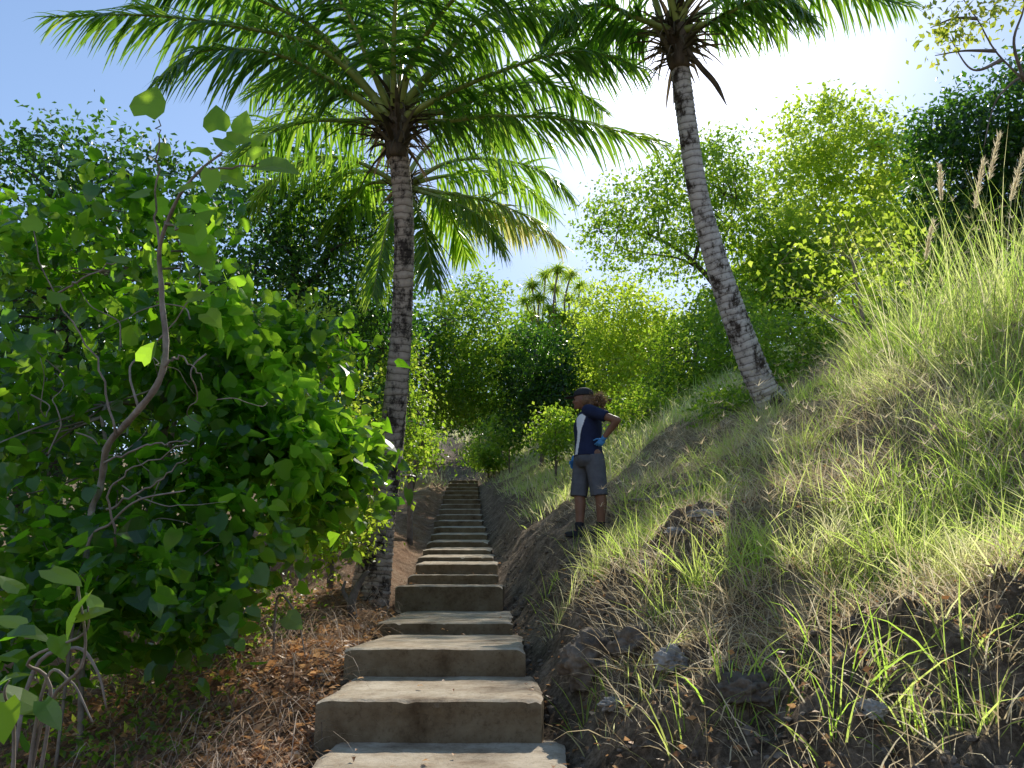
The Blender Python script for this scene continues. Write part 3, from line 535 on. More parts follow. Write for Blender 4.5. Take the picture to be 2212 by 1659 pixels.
def palm(label, centre, D, tpx, rbase, rtop, tmat, fr, Lmax=.85, gold=(), nleaf=95, fm='palm', W=.036):
    tp = [P(x, y, D + dd_) for x, y, dd_ in tpx]
    b = tp[0].copy(); b[2] = G(b[0], b[1]) - .12
    if abs(b[2] - tp[0][2]) > .02: tp[0] = b
    root = thing('palm_tree', label, 'palm tree', tuple(b), 'coconut palms')
    tb = TB()
    def rf(L, an, R):
        f_ = (L / .085) % 1.
        ns = np.sin(an * 3 + L * 2.1) * .02 + np.sin(an * 5 - L * 5) * .012
        return R * (1 + .045 * (f_ < .25) - .03 * (f_ > .8) + ns)
    tb.tube(catmull(tp, 320), [rbase, rbase * .72, rbase * .62, rtop * 1.05, rtop, rtop], 22, rf)
    tb.build('trunk', M[tmat], root)
    cpt = P(*centre, D)
    tb = TB(); top = tp[-1]
    tb.tube(catmull([top - np.array([0, 0, .25]), top, cpt, cpt + np.array([0, 0, .35])], 12), [rtop * 1.0, rtop * 1.35, rtop * 1.5, rtop * .6], 14, lambda L, an, R: R * (1 + .12 * np.sin(an * 5 + L * 20)))
    tb.build('crown_heart', M['husk'], root)
    n = 190; az_ = rs.uniform(0, 2 * np.pi, n); pos = cpt + np.stack([np.cos(az_) * rtop, np.sin(az_) * rtop, rs.uniform(-.35, .25, n)], -1)
    d0 = np.stack([np.cos(az_), np.sin(az_), rs.uniform(-1.0, 1.0, n)], -1); wv = nrm(np.cross(d0, [0, 0, 1.]))
    V, F, m_ = strips(pos, d0, rs.uniform(.12, .75, n), rs.uniform(.012, .06, n), rs.uniform(.1, .5, n), wv, 3)
    onp('dead_fibre', V, F, M['fibre'], root, {'rnd': np.repeat(rs.uniform(0, 1, n), m_)})
    for q, f_ in enumerate(fr):
        pts_, dep = f_[:-1], f_[-1]
        ctrl = [cpt + (rs.normal(size=3) * .04)]
        for k, (x, y) in enumerate(pts_): ctrl.append(P(x, y, D + dep * (k + 1) / len(pts_)))
        frond(root, ctrl, n=nleaf, Lmax=Lmax, W=W, mat='palmgold' if q in gold else fm, age=.6 if q in gold else .1)
    return root
palm('nearly upright palm left of the steps with brown ringed trunk', (858, 262), 9,
     [(800, 1240, -.25), (822, 1120, -.15), (845, 950, -.05), (868, 700, 0), (872, 480, 0), (858, 300, 0)], .235, .115, 'trunk1',
     [[(700, 110), (480, 52), (290, 32), (110, 38), -1.2], [(760, 150), (640, 50), (500, -10), (340, -20), .9], [(740, 190), (600, 118), (440, 110), (340, 170), -1.8],
      [(800, 140), (740, 10), (640, -90), (480, -130), -.6], [(850, 130), (860, -40), (900, -200), (980, -300), -1.4], [(885, 140), (945, 0), (1040, -90), (1180, -120), .7],
      [(930, 170), (1080, 60), (1230, 30), (1370, 75), .9], [(960, 205), (1120, 140), (1260, 110), (1395, 150), -.8], [(940, 262), (1080, 250), (1250, 262), (1440, 315), -.5],
      [(980, 235), (1100, 180), (1220, 190), (1300, 240), 1.4], [(800, 195), (740, 150), (640, 155), (540, 210), 1.3], [(770, 262), (670, 262), (580, 290), (510, 345), .9],
      [(825, 110), (800, -10), (700, -80), (560, -60), 1.2], [(900, 110), (1000, -20), (1100, -50), (1250, 0), -1.4], [(870, 90), (880, -60), (860, -160), (800, -250), 1.6],
      [(910, 205), (1000, 190), (1060, 240), (1090, 320), 1.6], [(700, 80), (560, 0), (420, -40), (300, -30), -.4], [(830, 90), (770, -80), (820, -160), (900, -120), .3], [(960, 120), (1040, 40), (1140, 20), (1240, 60), .2]])
palm('tall leaning palm on the right bank with pale grey ringed trunk', (1458, 75), 9.3,
     [(1705, 935, .1), (1650, 840, 0), (1575, 650, 0), (1515, 450, 0), (1485, 270, 0), (1465, 110, 0)], .24, .115, 'trunk2',
     [[(1560, 40), (1700, 0), (1850, -10), (1970, 15), .5], [(1380, 40), (1300, 10), (1230, 30), (1180, 75), -.6], [(1520, -50), (1620, -140), (1750, -150), (1900, -90), -.9],
      [(1440, -80), (1420, -220), (1380, -320), (1280, -380), .8], [(1400, -30), (1300, -110), (1180, -120), (1060, -60), .6], [(1480, -90), (1520, -230), (1600, -320), (1700, -350), .4],
      [(1540, 45), (1620, 5), (1700, 0), (1760, 40), -1.2], [(1390, 70), (1330, 65), (1280, 90), (1240, 150), 1.], [(1530, 20), (1640, -50), (1760, -70), (1850, -20), 1.4],
      [(1430, -60), (1370, -180), (1250, -240), (1120, -220), -1.2], [(1470, -100), (1470, -220), (1500, -330), (1560, -420), -1.4]], Lmax=.75)
palm('smaller background palm with drooping golden tipped fronds behind the left palm', (875, 400), 14,
     [(832, 1060, 0), (848, 900, 0), (865, 700, 0), (868, 560, 0), (875, 430, 0)], .16, .10, 'trunk1',
     [[(970, 350), (1080, 345), (1180, 375), (1240, 430), -.8], [(980, 420), (1060, 435), (1150, 475), (1215, 530), -.5], [(940, 430), (985, 490), (1010, 560), 1.], [(905, 460), (925, 540), (940, 620), -1.2],
      [(760, 345), (660, 345), (580, 400), (520, 470), -.6], [(790, 400), (740, 460), (710, 550), .8], [(840, 480), (820, 560), (805, 640), -1.1], [(920, 320), (1000, 270), (1090, 265), (1190, 310), 1.2],
      [(820, 300), (740, 240), (620, 240), (530, 300), .9], [(1000, 440), (1080, 460), (1150, 500), .9], [(960, 430), (1040, 470), (1090, 540), -1.2], [(960, 380), (1050, 370), (1130, 400), (1200, 470), 1.2], [(800, 370), (700, 390), (630, 450), (600, 520), 1.]], Lmax=1.0, gold=(1, 9), nleaf=80, fm='palmlit', W=.045)
tb = TB(); tb.tube(catmull([P(1470, 85, 9.2), P(1510, 140, 9.1), P(1545, 180, 9.1), P(1570, 228, 9.1)], 14), [.02, .03, .035, .03, .004], 7)
o = tb.build('dry_spathe', M['husk'], bpy.data.objects['palm_tree.001'])
# ---------------------------------------------------------------- screw pine
b = P(1200, 840, 36); b[2] = G(b[0], b[1])
r_ = thing('screw_pine', 'screw pine with forked pale limbs and spiky leaf tufts on the skyline', 'tree', tuple(b))
tb = TB(); tops = [(1135, 645), (1150, 612), (1178, 590), (1205, 580), (1232, 590), (1255, 615), (1265, 650), (1165, 640), (1198, 620), (1228, 640), (1145, 675), (1250, 680), (1190, 665), (1215, 680)]
fork = P(1200, 770, 36); tb.tube(catmull([b, P(1198, 810, 36), fork], 10), [.12, .1], 8); Vs = []; Fs = []; nn = 0; rn = []
f2 = [P(1170, 730, 36.3), P(1200, 715, 35.6), P(1232, 732, 36.2)]
for q in f2: tb.tube(catmull([fork, fork * .5 + q * .5 + rs.normal(size=3) * .1, q], 6), [.08, .06], 6)
for x, y in tops:
    e = P(x, y + 6, 36 + rs.uniform(-1.4, 1.4)); s_ = f2[int(np.argmin([abs(q[0] - e[0]) for q in f2]))]
    tb.tube(catmull([s_, s_ * .5 + e * .5 + rs.normal(size=3) * .15, e], 8), [.05, .04], 6)
    n = 130; a_ = rs.uniform(0, 2 * np.pi, n); d0 = np.stack([np.cos(a_), np.sin(a_), rs.uniform(-.3, 1.4, n)], -1)
    V, F, m_ = strips(np.repeat(e[None], n, 0) + rs.normal(size=(n, 3)) * .06, d0, rs.uniform(.6, 1.15, n), np.full(n, .055), rs.uniform(.3, 1.0, n), nrm(np.cross(d0, [0, 0, 1.])), 4)
    Vs.append(V); Fs.append(F + nn); nn += len(V); rn.append(np.repeat(rs.uniform(0, 1, n), m_))
tb.build('trunk', M['palebark'], r_); onp('crown', np.vstack(Vs), np.vstack(Fs), M['bright'], r_, {'rnd': np.concatenate(rn)})
# ---------------------------------------------------------------- grass
def blades(name, label, cat, XY, Lr, Wr, lean, g_, mat, rndf, tuft=1, spread=.08, nseg=3, clear=.34):
    keep = np.hypot(XY[:, 0] - pb[0], XY[:, 1] - pb[1] + .02) > clear; XY = XY[keep]; nt_ = len(XY)
    off = rs.normal(size=(nt_ * tuft, 2)) * spread; sc_ = np.repeat(rs.uniform(.4, 1.3, nt_), tuft); cd = np.repeat(rs.normal(size=(nt_, 2)) * .25, tuft, 0)
    XY = np.repeat(XY, tuft, 0) + off; n = len(XY); z = gz(XY[:, 0], XY[:, 1]) - .01
    a_ = rs.uniform(0, 2 * np.pi, n); ln = rs.uniform(0, lean, n); od = off / spread * .28 * lean
    d0 = np.stack([np.cos(a_) * ln * .5 + od[:, 0] + cd[:, 0], np.sin(a_) * ln * .5 + od[:, 1] + cd[:, 1] - .08, np.ones(n)], -1)
    b_ = rs.uniform(0, 2 * np.pi, n); wv = nrm(np.cross(d0, np.stack([np.cos(b_), np.sin(b_), np.zeros(n)], -1)))
    L = rs.uniform(*Lr, n) * sc_; V, F, m_ = strips(np.column_stack([XY, z]), d0, L, rs.uniform(*Wr, n), rs.uniform(.3, 1, n) * g_, wv, nseg)
    o = onp(name, V, F, M[mat], None, {'rnd': np.repeat(rndf(n, XY), m_)}); tag(o, label, cat, kind='stuff'); return o
def sample(n, ymin, ymax, emin, emax, dens=None):
    y = 1 / (1 / ymin - rs.uniform(0, 1, n) * (1 / ymin - 1 / ymax)); e = emin + (emax - emin) * rs.uniform(0, 1, n) ** 1.1
    x = np.interp(y, GY, GX) + .62 + e; XY = np.column_stack([x, y])
    if dens is not None: XY = XY[rs.uniform(0, 1, n) < dens(XY[:, 0], XY[:, 1], e)]
    return XY
edge_ = lambda x, y, e: sm(y + .62 * e + .8 * vn(x * 2, y * 2, 51), 4.0, 5.1)
pat = lambda x, y, e: np.clip(.36 + 2.8 * vn(x * 1.5, y * 1.5, 31) + 1.6 * vn(x * 3.4, y * 3.4, 32), 0.04, 1) * edge_(x, y, e) * sm(e + .3 * vn(x * 4, y * 4, 33), .25, .6) * np.where(y > 6.8, sm(e, .8, 1.4), 1)
def tuft_rnd(n, XY): return np.clip(rs.uniform(0, .5, n) + 1.1 * np.maximum(vn(XY[:, 0] * 2.2, XY[:, 1] * 2.2, 41), -.1) + .14, 0, 1)
blades('grass', 'fresh green grass on the sunlit right bank', 'grass', sample(4800, 3.0, 16, .2, 7, pat), (.12, .40), (.004, .009), 1.1, .5, 'grass', tuft_rnd, 17, .055)
blades('dry_grass', 'straw coloured dry grass matted over the right bank', 'grass', sample(14000, 2.5, 30, .2, 8, lambda x, y, e: sm(e, .2, .8) * np.clip(.9 + 1.6 * vn(x * 1.3, y * 1.3, 35), .18, 1) * (.15 + .85 * edge_(x, y, e + .5)) * np.where(y > 6.8, .08 + .92 * sm(e, .8, 1.5), 1)), (.08, .30), (.003, .006), 2.2, .5, 'dry', lambda n, XY: rs.uniform(0.1, 1, n), 12, .1)
wp = np.array([hit(x, y)[:2] for x, y in [(1270, 1560), (1310, 1480), (1590, 1560), (1690, 1570), (1800, 1600), (1480, 1590), (1640, 1440), (1760, 1420), (1920, 1450), (2060, 1500), (2150, 1400), (1240, 1200), (1200, 1260), (1180, 1300), (1850, 1500), (2000, 1600), (2120, 1560), (1560, 1480), (1950, 1560), (2180, 1620), (1720, 1500), (2080, 1620), (1420, 1340)]])
blades('path_edge_weeds', 'sparse weeds sprouting from the dark soil at the lower right', 'weeds', wp, (.14, .34), (.004, .009), 1.1, .5, 'grass', lambda n, XY: rs.uniform(0, .5, n), 13, .045)
fx = sample(3600, 13, 50, .9, 12); fy = rs.uniform(30, 55, 500); fx2 = np.column_stack([np.interp(fy, GY, GX) + np.where(rs.uniform(0, 1, 500) < .5, 1, -1) * rs.uniform(.55, 4, 500), fy])
blades('far_grass', 'dry and green grass on the far banks beside the upper steps', 'grass', np.vstack([fx, fx2]), (.15, .5), (.012, .025), .9, .5, 'grass', lambda n, XY: rs.uniform(.2, 1, n), 7, .2)
tx = np.array([P(x, y, D)[:2] for x, y, D in [(1990, 900, 7.4), (2040, 880, 7.2), (2090, 860, 7), (2150, 850, 6.8), (2210, 820, 6.6), (2120, 760, 7.8), (2190, 740, 7.4), (2010, 800, 8.4), (2260, 800, 6.4), (2070, 960, 6.2), (2180, 950, 5.9), (1960, 820, 8.8), (2240, 700, 7.2), (1900, 900, 8.2), (2060, 760, 8.4), (2170, 680, 8.2), (2290, 760, 6.8)] for _ in range(3)]) + rs.normal(size=(51, 2)) * .25
blades('tall_grass', 'tall arching green grass clump high on the bank at the right edge', 'grass', tx, (.5, 1.5), (.006, .012), .55, .3, 'grass', lambda n, XY: np.clip(rs.uniform(0, .7, n) + .4 * (XY[:, 0] % .7 > .4), 0, 1), 22, .12, 4)
XY = np.vstack([sample(300, 3.8, 9, .8, 5), tx]); n = len(XY); base = np.column_stack([XY, gz(XY[:, 0], XY[:, 1])]); a_ = rs.uniform(0, 6.28, n)
d0 = np.stack([np.cos(a_) * .25, np.sin(a_) * .25, np.ones(n)], -1); L = rs.uniform(.35, .65, n); L[300:] *= 2.0
V1, F1, m1 = strips(base, d0, L, np.full(n, .003), np.full(n, .05), nrm(np.cross(d0, [1., .2, 0])), 3)
tips = V1.reshape(n, m1, 3)[:, -1]; tp = np.repeat(tips, 5, 0); a_ = rs.uniform(0, 6.28, n * 5); dd = np.stack([np.cos(a_), np.sin(a_), rs.uniform(.2, 1.2, n * 5)], -1)
V2, F2, m2 = strips(tp, dd, rs.uniform(.05, .1, n * 5), np.full(n * 5, .004), np.full(n * 5, .2), nrm(np.cross(dd, [.3, .2, 1.])), 3)
o = onp('grass_seed_heads', np.vstack([V1, V2]), np.vstack([F1, F2 + len(V1)]), M['dry'], None, {'rnd': np.repeat(rs.uniform(.3, 1, n * 6), m1)}); tag(o, 'thin finger-like seed heads standing above the bank grass', 'grass', kind='stuff')
for (x0, y0, x1, y1, D, lab) in [(1990, 700, 2015, 480, 7, 'leftmost feathery grass plume leaning above the tall grass'), (2060, 560, 2030, 360, 7.4, 'feathery grass plume tilted left before the dark tree'), (2090, 640, 2125, 345, 7, 'upright feathery grass plume in the middle of the right edge group'),
                                 (2120, 560, 2158, 290, 7.3, 'highest feathery grass plume at the right edge'), (2150, 620, 2212, 330, 6.6, 'rightmost feathery grass plume at the picture edge')]:
    tipz = P(x1, y1, D); mid = P((x0 + x1) / 2 - 8, (y0 + y1) / 2, D); b = P(x0, y0 + 120, D); b[2] = G(b[0], b[1])
    r_ = thing('plume_grass', lab, 'grass', tuple(b), 'feathery grass plumes'); tb = TB(); pth = catmull([b, P(x0, y0, D), mid, tipz], 60); tb.tube(pth, [.004, .003, .0015], 5); tb.build('stem', M['stalk'], r_)
    n = 210; k = rs.randint(45, 59, n); pos = pth[k] + rs.normal(size=(n, 3)) * .006; TT = nrm(np.gradient(pth, axis=0))[k]; d0 = TT * 1.5 + rs.normal(size=(n, 3)) * .4
    V, F, m_ = strips(pos, d0, rs.uniform(.03, .09, n) , np.full(n, .0035), np.full(n, .1), nrm(np.cross(d0, [.2, 1., .1])), 3); onp('plume', V, F, M['plume'], r_, {'rnd': np.repeat(rs.uniform(0, 1, n), m_)})
# ---------------------------------------------------------------- left litter, vines, twigs
def lsample(n, ymin, ymax, emax):
    y = 1 / (1 / ymin - rs.uniform(0, 1, n) * (1 / ymin - 1 / ymax)); e = emax * rs.uniform(0, 1, n) ** 1.2
    return np.column_stack([np.interp(y, GY, GX) - .6 - e, y])
XY = lsample(8200, 2.6, 9, 1.8); XR = sample(1500, 2.6, 8, -.02, 2.6); n1_ = len(XY); XY = np.vstack([XY, XR]); n = len(XY)
pos = np.column_stack([XY, gz(XY[:, 0], XY[:, 1]) + rs.uniform(.005, .08, n)]); a_ = rs.uniform(0, 6.28, n)
V, F = place_leaves(TS, pos, np.stack([np.cos(a_), np.sin(a_), rs.uniform(-.3, .5, n)], -1), rs.normal(size=(n, 3)) * .5 + np.array([0, 0, 1.]), rs.uniform(.025, .095, n) * np.where(np.arange(n) > n1_, .55, 1))
o = onp('leaf_litter', V, F, M['litter'], None, {'rnd': np.repeat(rs.uniform(0, 1, n), 5)}); tag(o, 'brown and orange fallen leaves covering the ground left of the steps', 'leaves', kind='stuff')
XY = lsample(5200, 2.6, 10, 1.9); n = len(XY); pos = np.column_stack([XY, gz(XY[:, 0], XY[:, 1]) + rs.uniform(0, .2, n)]); a_ = rs.uniform(0, 6.28, n)
d0 = np.stack([np.cos(a_), np.sin(a_), rs.uniform(-.1, 1.2, n)], -1); V, F, m_ = strips(pos, d0, rs.uniform(.1, .6, n), rs.uniform(.002, .005, n), rs.uniform(.2, .8, n), nrm(np.cross(d0, [.1, .3, 1.])), 4, np.array([1, 1, .8, .6]))
o = onp('dry_vines', V, F, M['vine'], None, {'rnd': np.repeat(rs.uniform(0, 1, n), m_)}); tag(o, 'tangle of thin dry vines and straw under the left bushes', 'vines', kind='stuff')
tt = []
for k in range(0, 7):
    yn = steps[k + 1][1]
    for _ in range(6): tt.append((steps[k][0] + rs.uniform(-.58, .58), steps[k][1] + (yn - steps[k][1]) * rs.uniform(.2, .97), steps[k][2] + .02))
    for _ in range(10): sx_ = rs.choice([-1, 1]); tt.append((steps[k][0] + sx_ * rs.uniform(.48, .62), steps[k][1] + (yn - steps[k][1]) * rs.uniform(.1, .97), steps[k][2] + .018))
pos = np.array(tt); n = len(pos); a_ = rs.uniform(0, 6.28, n)
V, F = place_leaves(TS, pos, np.stack([np.cos(a_), np.sin(a_), rs.uniform(-.1, .2, n)], -1), rs.normal(size=(n, 3)) * .2 + np.array([0, 0, 1.]), rs.uniform(.02, .055, n))
o = onp('fallen_leaves_on_steps', V, F, M['litter'], None, {'rnd': np.repeat(rs.uniform(0, 1, n), 5)}); tag(o, 'few brown dead leaves scattered on the lower treads', 'leaves', kind='stuff')
XY = lsample(300, 4.2, 9, 2.0); XY[:, 0] -= .7; cc = np.column_stack([XY, gz(XY[:, 0], XY[:, 1]) + .12]); lp = 9
pos = np.repeat(cc, lp, 0) + rs.normal(size=(len(cc) * lp, 3)) * np.array([.1, .1, .1]); n = len(pos)
V, F = place_leaves(TS, pos, rs.normal(size=(n, 3)), rs.normal(size=(n, 3)) * .5 + np.array([0, 0, 1.]), rs.uniform(.03, .07, n))
o = onp('ground_cover', V, F, M['mid'], None, {'rnd': np.repeat(rs.uniform(0, 1, n), 5)}); tag(o, 'small-leaved green creeper low under the left bushes', 'ground cover', kind='stuff')
bm = bmesh.new(); bmesh.ops.create_icosphere(bm, subdivisions=1, radius=1); iv = np.array([v_.co for v_ in bm.verts]); it = np.array([[v_.index for v_ in f_.verts] for f_ in bm.faces]); bm.free()
XY = np.vstack([sample(2000, 2.4, 9, -.02, 2.2), lsample(350, 2.6, 9, .8), sample(500, 7, 20, -.02, .8)]); n = len(XY)
S_ = .004 + .026 * rs.uniform(0, 1, n) ** 4 + .008 * rs.uniform(0, 1, n); jit = iv[None] * rs.uniform(.6, 1.25, (n, len(iv), 1)) * rs.uniform(.6, 1.4, (n, 1, 3)) * np.array([1, 1, .7])
V = np.column_stack([XY, gz(XY[:, 0], XY[:, 1]) + S_ * .3])[:, None] + jit * S_[:, None, None]
o = onp('soil_clods', V.reshape(-1, 3), (it[None] + (np.arange(n) * len(iv))[:, None, None]).reshape(-1, 3), M['rock'], None); tag(o, 'loose small stones and clods on the bare soil beside the steps', 'stones', kind='stuff')
# ---------------------------------------------------------------- rocks and wood
def rock(px, py, s, lab, mat='rock', fl=.7, sink=.35):
    b = hit(px, py); bm = bmesh.new(); bmesh.ops.create_icosphere(bm, subdivisions=5, radius=1)
    sx, sy, sz = s * random.uniform(.9, 1.3), s * random.uniform(.8, 1.1), s * fl; of = Vector((random.random() * 50, random.random() * 50, 0))
    for v_ in bm.verts:
        n = v_.co.normalized(); q = mnoise.voronoi(n * 1.6 + of)[0][0] * .55 + mnoise.fractal(n * 2.6 + of, .8, 2, 6) * .3
        v_.co = Vector((n.x * sx, n.y * sy, n.z * sz)) * (.72 + q)
    me = bpy.data.meshes.new('rock'); bm.to_mesh(me); bm.free()
    for p_ in me.polygons: p_.use_smooth = True
    o = link('rock', me, M[mat]); o.location = (b[0], b[1], b[2] + sz * (1 - 2 * sink)); o.rotation_euler = (0, 0, random.random() * 6); tag(o, lab, 'rock'); return o
rock(1285, 1440, .18, 'large dark soil-crusted rock right of the third step', 'rock', .9, .42)
rock(1375, 1415, .13, 'dark lump of rock just right of the large crusted rock', 'rock', .8, .45)
rock(1450, 1465, .08, 'grey angular stone in the dark soil bank', 'palerock', .8)
rock(1325, 1530, .06, 'small flat stone below the large crusted rock', 'palerock', .5)
rock(1620, 1500, .10, 'dark half-buried rock in the middle of the eroded soil bank', 'rock', .7, .5)
rock(1885, 1575, .04, 'small grey stone at the lower right of the bank', 'palerock', .8)
rock(1520, 1120, .09, 'pale stone lying in the grass right of the person', 'palerock', .5)
rock(1460, 1165, .08, 'flat pale stone in the grass, left of the other pale one', 'palerock', .4)
rock(1400, 1225, .07, 'pale stone low on the grassy mound', 'palerock', .4)
rock(700, 1470, .06, 'brown stone beside the left end of the third step', 'rock', .5)
rock(1120, 1330, .05, 'small stone at the right end of the fourth step', 'rock', .6)
tb = TB(); pts = [hit(1360, 1100), hit(1420, 1090), hit(1490, 1075), hit(1560, 1050)]
pts = [np.array([p[0], p[1], p[2] + .06]) for p in pts]; tb.tube(catmull(pts, 20), [.02, .03, .025], 8); o = tb.build('fallen_branch', M['bark']); recenter(o); tag(o, 'long grey fallen branch lying on the bank right of the person', 'branch')
tb = TB(); b = P(770, 1215, 7.8); b[2] = G(b[0], b[1]) - .05
tb.tube(catmull([b, b + [-.03, 0, .2], b + [.06, 0, .42], b + [.13, 0, .5]], 14), [.05, .045, .03, .015], 9); tb.tube(catmull([b + [-.02, 0, .15], b + [-.12, 0, .3], b + [-.1, 0, .4]], 10), [.03, .02, .01], 7)
o = tb.build('dead_stump', M['bark']); recenter(o); tag(o, 'broken dry stump leaning against the foot of the left palm', 'stump')
for pth, lab in [([(180, 1210, 4.4), (240, 1130, 4.4), (300, 1080, 4.3), (400, 1060, 4.3)], 'bare twig reaching right out of the lower hibiscus'), ([(60, 1480, 3.2), (160, 1400, 3.2), (210, 1450, 3.2), (230, 1530, 3.2)], 'bent bare twig above the corner sapling'), ([(600, 1290, 5.6), (640, 1330, 5.4), (660, 1420, 5.2)], 'thin bare twig hanging over the leaf litter')]:
    q = [P(*z) for z in pth]; q[0][2] = max(q[0][2], G(q[0][0], q[0][1])); g0 = q[0].copy(); g0[2] = G(g0[0], g0[1]) - .02
    tb = TB(); tb.tube(catmull([g0] + q, 26), [.010, .008, .004], 6); o = tb.build('bare_twig', M['palebark']); recenter(o); tag(o, lab, 'twig')
# ---------------------------------------------------------------- person
def remesh(tb, name, mat, parent, vox, smooth_it=2, extra=None):
    V = np.vstack(tb.V); F = np.vstack(tb.F)
    me = mesh_np('tmp', V, F); o = bpy.data.objects.new('tmp', me); C.objects.link(o)
    md = o.modifiers.new('r', 'REMESH'); md.mode = 'VOXEL'; md.voxel_size = vox
    ms = o.modifiers.new('s', 'SMOOTH'); ms.iterations = smooth_it; ms.factor = .5
    dg = bpy.context.evaluated_depsgraph_get(); ev = o.evaluated_get(dg); m2 = bpy.data.meshes.new_from_object(ev)
    bpy.data.objects.remove(o)
    for p_ in m2.polygons: p_.use_smooth = True
    m2.materials.clear(); m2.name = name; oo = bpy.data.objects.new(name, m2); C.objects.link(oo)
    for mm in (mat if isinstance(mat, list) else [mat]): m2.materials.append(mm)
    oo.parent = parent
    if extra: extra(m2)
    return oo
def ell(tb, c, r, rot=None, n=14):
    th = np.linspace(.02, np.pi - .02, n); ph = np.linspace(0, 2 * np.pi, 2 * n, endpoint=False)
    V = np.array([[math.sin(a) * math.cos(b), math.sin(a) * math.sin(b), math.cos(a)] for a in th for b in ph]) * r
    if rot is not None: V = V @ np.array(rot).T
    m_ = 2 * n; F = []
    for i in range(n - 1):
        for j in range(m_):
            a = i * m_ + j; b = i * m_ + (j + 1) % m_; F += [(a, a + m_, b + m_), (a, b + m_, b)]
    k = len(V); V = np.vstack([V, V[:m_].mean(0), V[-m_:].mean(0)])
    for j in range(m_): F += [(k, j, (j + 1) % m_), (k + 1, (n - 1) * m_ + (j + 1) % m_, (n - 1) * m_ + j)]
    tb.raw(V + np.array(c), np.array(F))
def cap(tb, pts, rad, n=16, sides=14):
    pts = np.array(pts, float); tb.tube(catmull(pts, n), rad, sides); ell(tb, pts[0], (rad[0],) * 3, n=8); ell(tb, pts[-1], (rad[-1],) * 3, n=8)
Fd = np.array([-.94, .34, 0]); Ld = np.array([-.34, -.94, 0]); Zd = np.array([0, 0, 1.]); RB = np.column_stack([Fd, Ld, Zd])
def loft(tb, secs, sides=28, n=24):
    A = np.array([[*c, a, b] for c, a, b in secs]); A = catmull(A, n); an = np.linspace(0, 2 * np.pi, sides, endpoint=False)
    V = A[:, None, :3] + A[:, None, 3:4] * np.cos(an)[None, :, None] * Fd + A[:, None, 4:5] * np.sin(an)[None, :, None] * Ld
    i, j = np.meshgrid(np.arange(n - 1), np.arange(sides), indexing='ij'); j2 = (j + 1) % sides; a = i * sides + j; b = i * sides + j2; c = a + sides; d_ = b + sides
    F = np.concatenate([np.stack([a, b, d_], -1).reshape(-1, 3), np.stack([a, d_, c], -1).reshape(-1, 3)]); V = V.reshape(-1, 3); k = len(V); V = np.vstack([V, A[0, :3], A[-1, :3]])
    jj = np.arange(sides); j2 = (jj + 1) % sides
    F = np.vstack([F, np.stack([np.full(sides, k), j2, jj], -1), np.stack([np.full(sides, k + 1), (n - 1) * sides + jj, (n - 1) * sides + j2], -1)]); tb.raw(V, F)
pz = G(pb[0], pb[1])
skin = solid('brown_skin', [(.3, (.17, .08, .045)), (.7, (.26, .13, .08))], 5, .5, .05)
navy = solid('navy_cloth', [(.3, (.008, .012, .04)), (.7, (.016, .023, .065))], 12, .8, .15); whitec = solid('white_cloth', [(.3, (.7, .7, .73)), (.7, (.8, .8, .82))], 12, .8, .1)
greyc = solid('grey_cloth', [(.3, (.08, .08, .09)), (.7, (.13, .13, .142))], 10, .9, .3); blue = solid('blue_glove', [(.3, (.05, .2, .45)), (.7, (.08, .28, .58))], 10, .5, .1)
black = solid('black_cloth', [(.3, (.012, .012, .014)), (.7, (.03, .03, .033))], 10, .8, .2); hairm = solid('brown_hair', [(.3, (.08, .04, .02)), (.7, (.28, .16, .08))], 40, .55, .4)
eyem = solid('eye', [(.3, (.02, .015, .01)), (.7, (.03, .02, .015))], 5, .2, 0)
hairl = leafmat('hair_strands', [(0, (.12, .065, .03)), (1, (.4, .25, .13))], [(0, (.5, .28, .12)), (1, (.85, .6, .34))], .4, .45, .4)
per = thing('person', 'person in navy shirt, grey shorts and cap, standing right of steps with hand on hip', 'person', (pb[0], pb[1], pz))
def gl(x, y): return G(pb[0] + x * 1.12, pb[1] + y * 1.12) - pz
fR = np.array([-.085, .04, 0]); fL = np.array([.115, -.03, 0]); fR[2] = gl(-.12, .05) + .005; fL[2] = gl(.09, -.02) + .005
Hd = np.array([-.02, .01, 1.535]); neck = np.array([.035, .0, 1.40])
shL = np.array([.02, -.17, 1.355]); shR = np.array([.07, .16, 1.355]); elL = np.array([.27, -.30, 1.22]); wrL = np.array([.15, -.20, 1.045])
elR = np.array([.0, .23, 1.07]); wrR = np.array([-.115, .17, .87])
hipL = np.array([.055, -.085, .88]); hipR = np.array([-.02, .085, .88]); knL = np.array([.105, -.075, .49]) ; knR = np.array([-.085, .06, .49])
tb = TB()
ell(tb, Hd, (.094, .075, .115), RB); ell(tb, Hd + Fd * .035 - Zd * .045, (.058, .055, .07), RB)
ell(tb, Hd + Fd * .1 - Zd * .022, (.016, .012, .022), RB, 8); ell(tb, Hd + Fd * .105 - Zd * .035, (.013, .014, .01), RB, 8); ell(tb, Hd + Fd * .082 - Zd * .095, (.018, .022, .018), RB, 8)
ell(tb, Hd + Fd * .088 - Zd * .062, (.012, .024, .007), RB, 8); ell(tb, Hd + Fd * .087 - Zd * .074, (.012, .021, .007), RB, 8); ell(tb, Hd + Fd * .082 + Zd * .018, (.014, .05, .01), RB, 8)
for s_ in (1, -1): ell(tb, Hd + Ld * s_ * .074 - Fd * .005 - Zd * .02, (.018, .009, .03), RB, 8); ell(tb, Hd + Ld * s_ * .045 + Fd * .06 - Zd * .035, (.025, .02, .025), RB, 8)
cap(tb, [Hd - Zd * .07 - Fd * .015, neck, neck - Zd * .06 + .0], [.052, .052, .065])
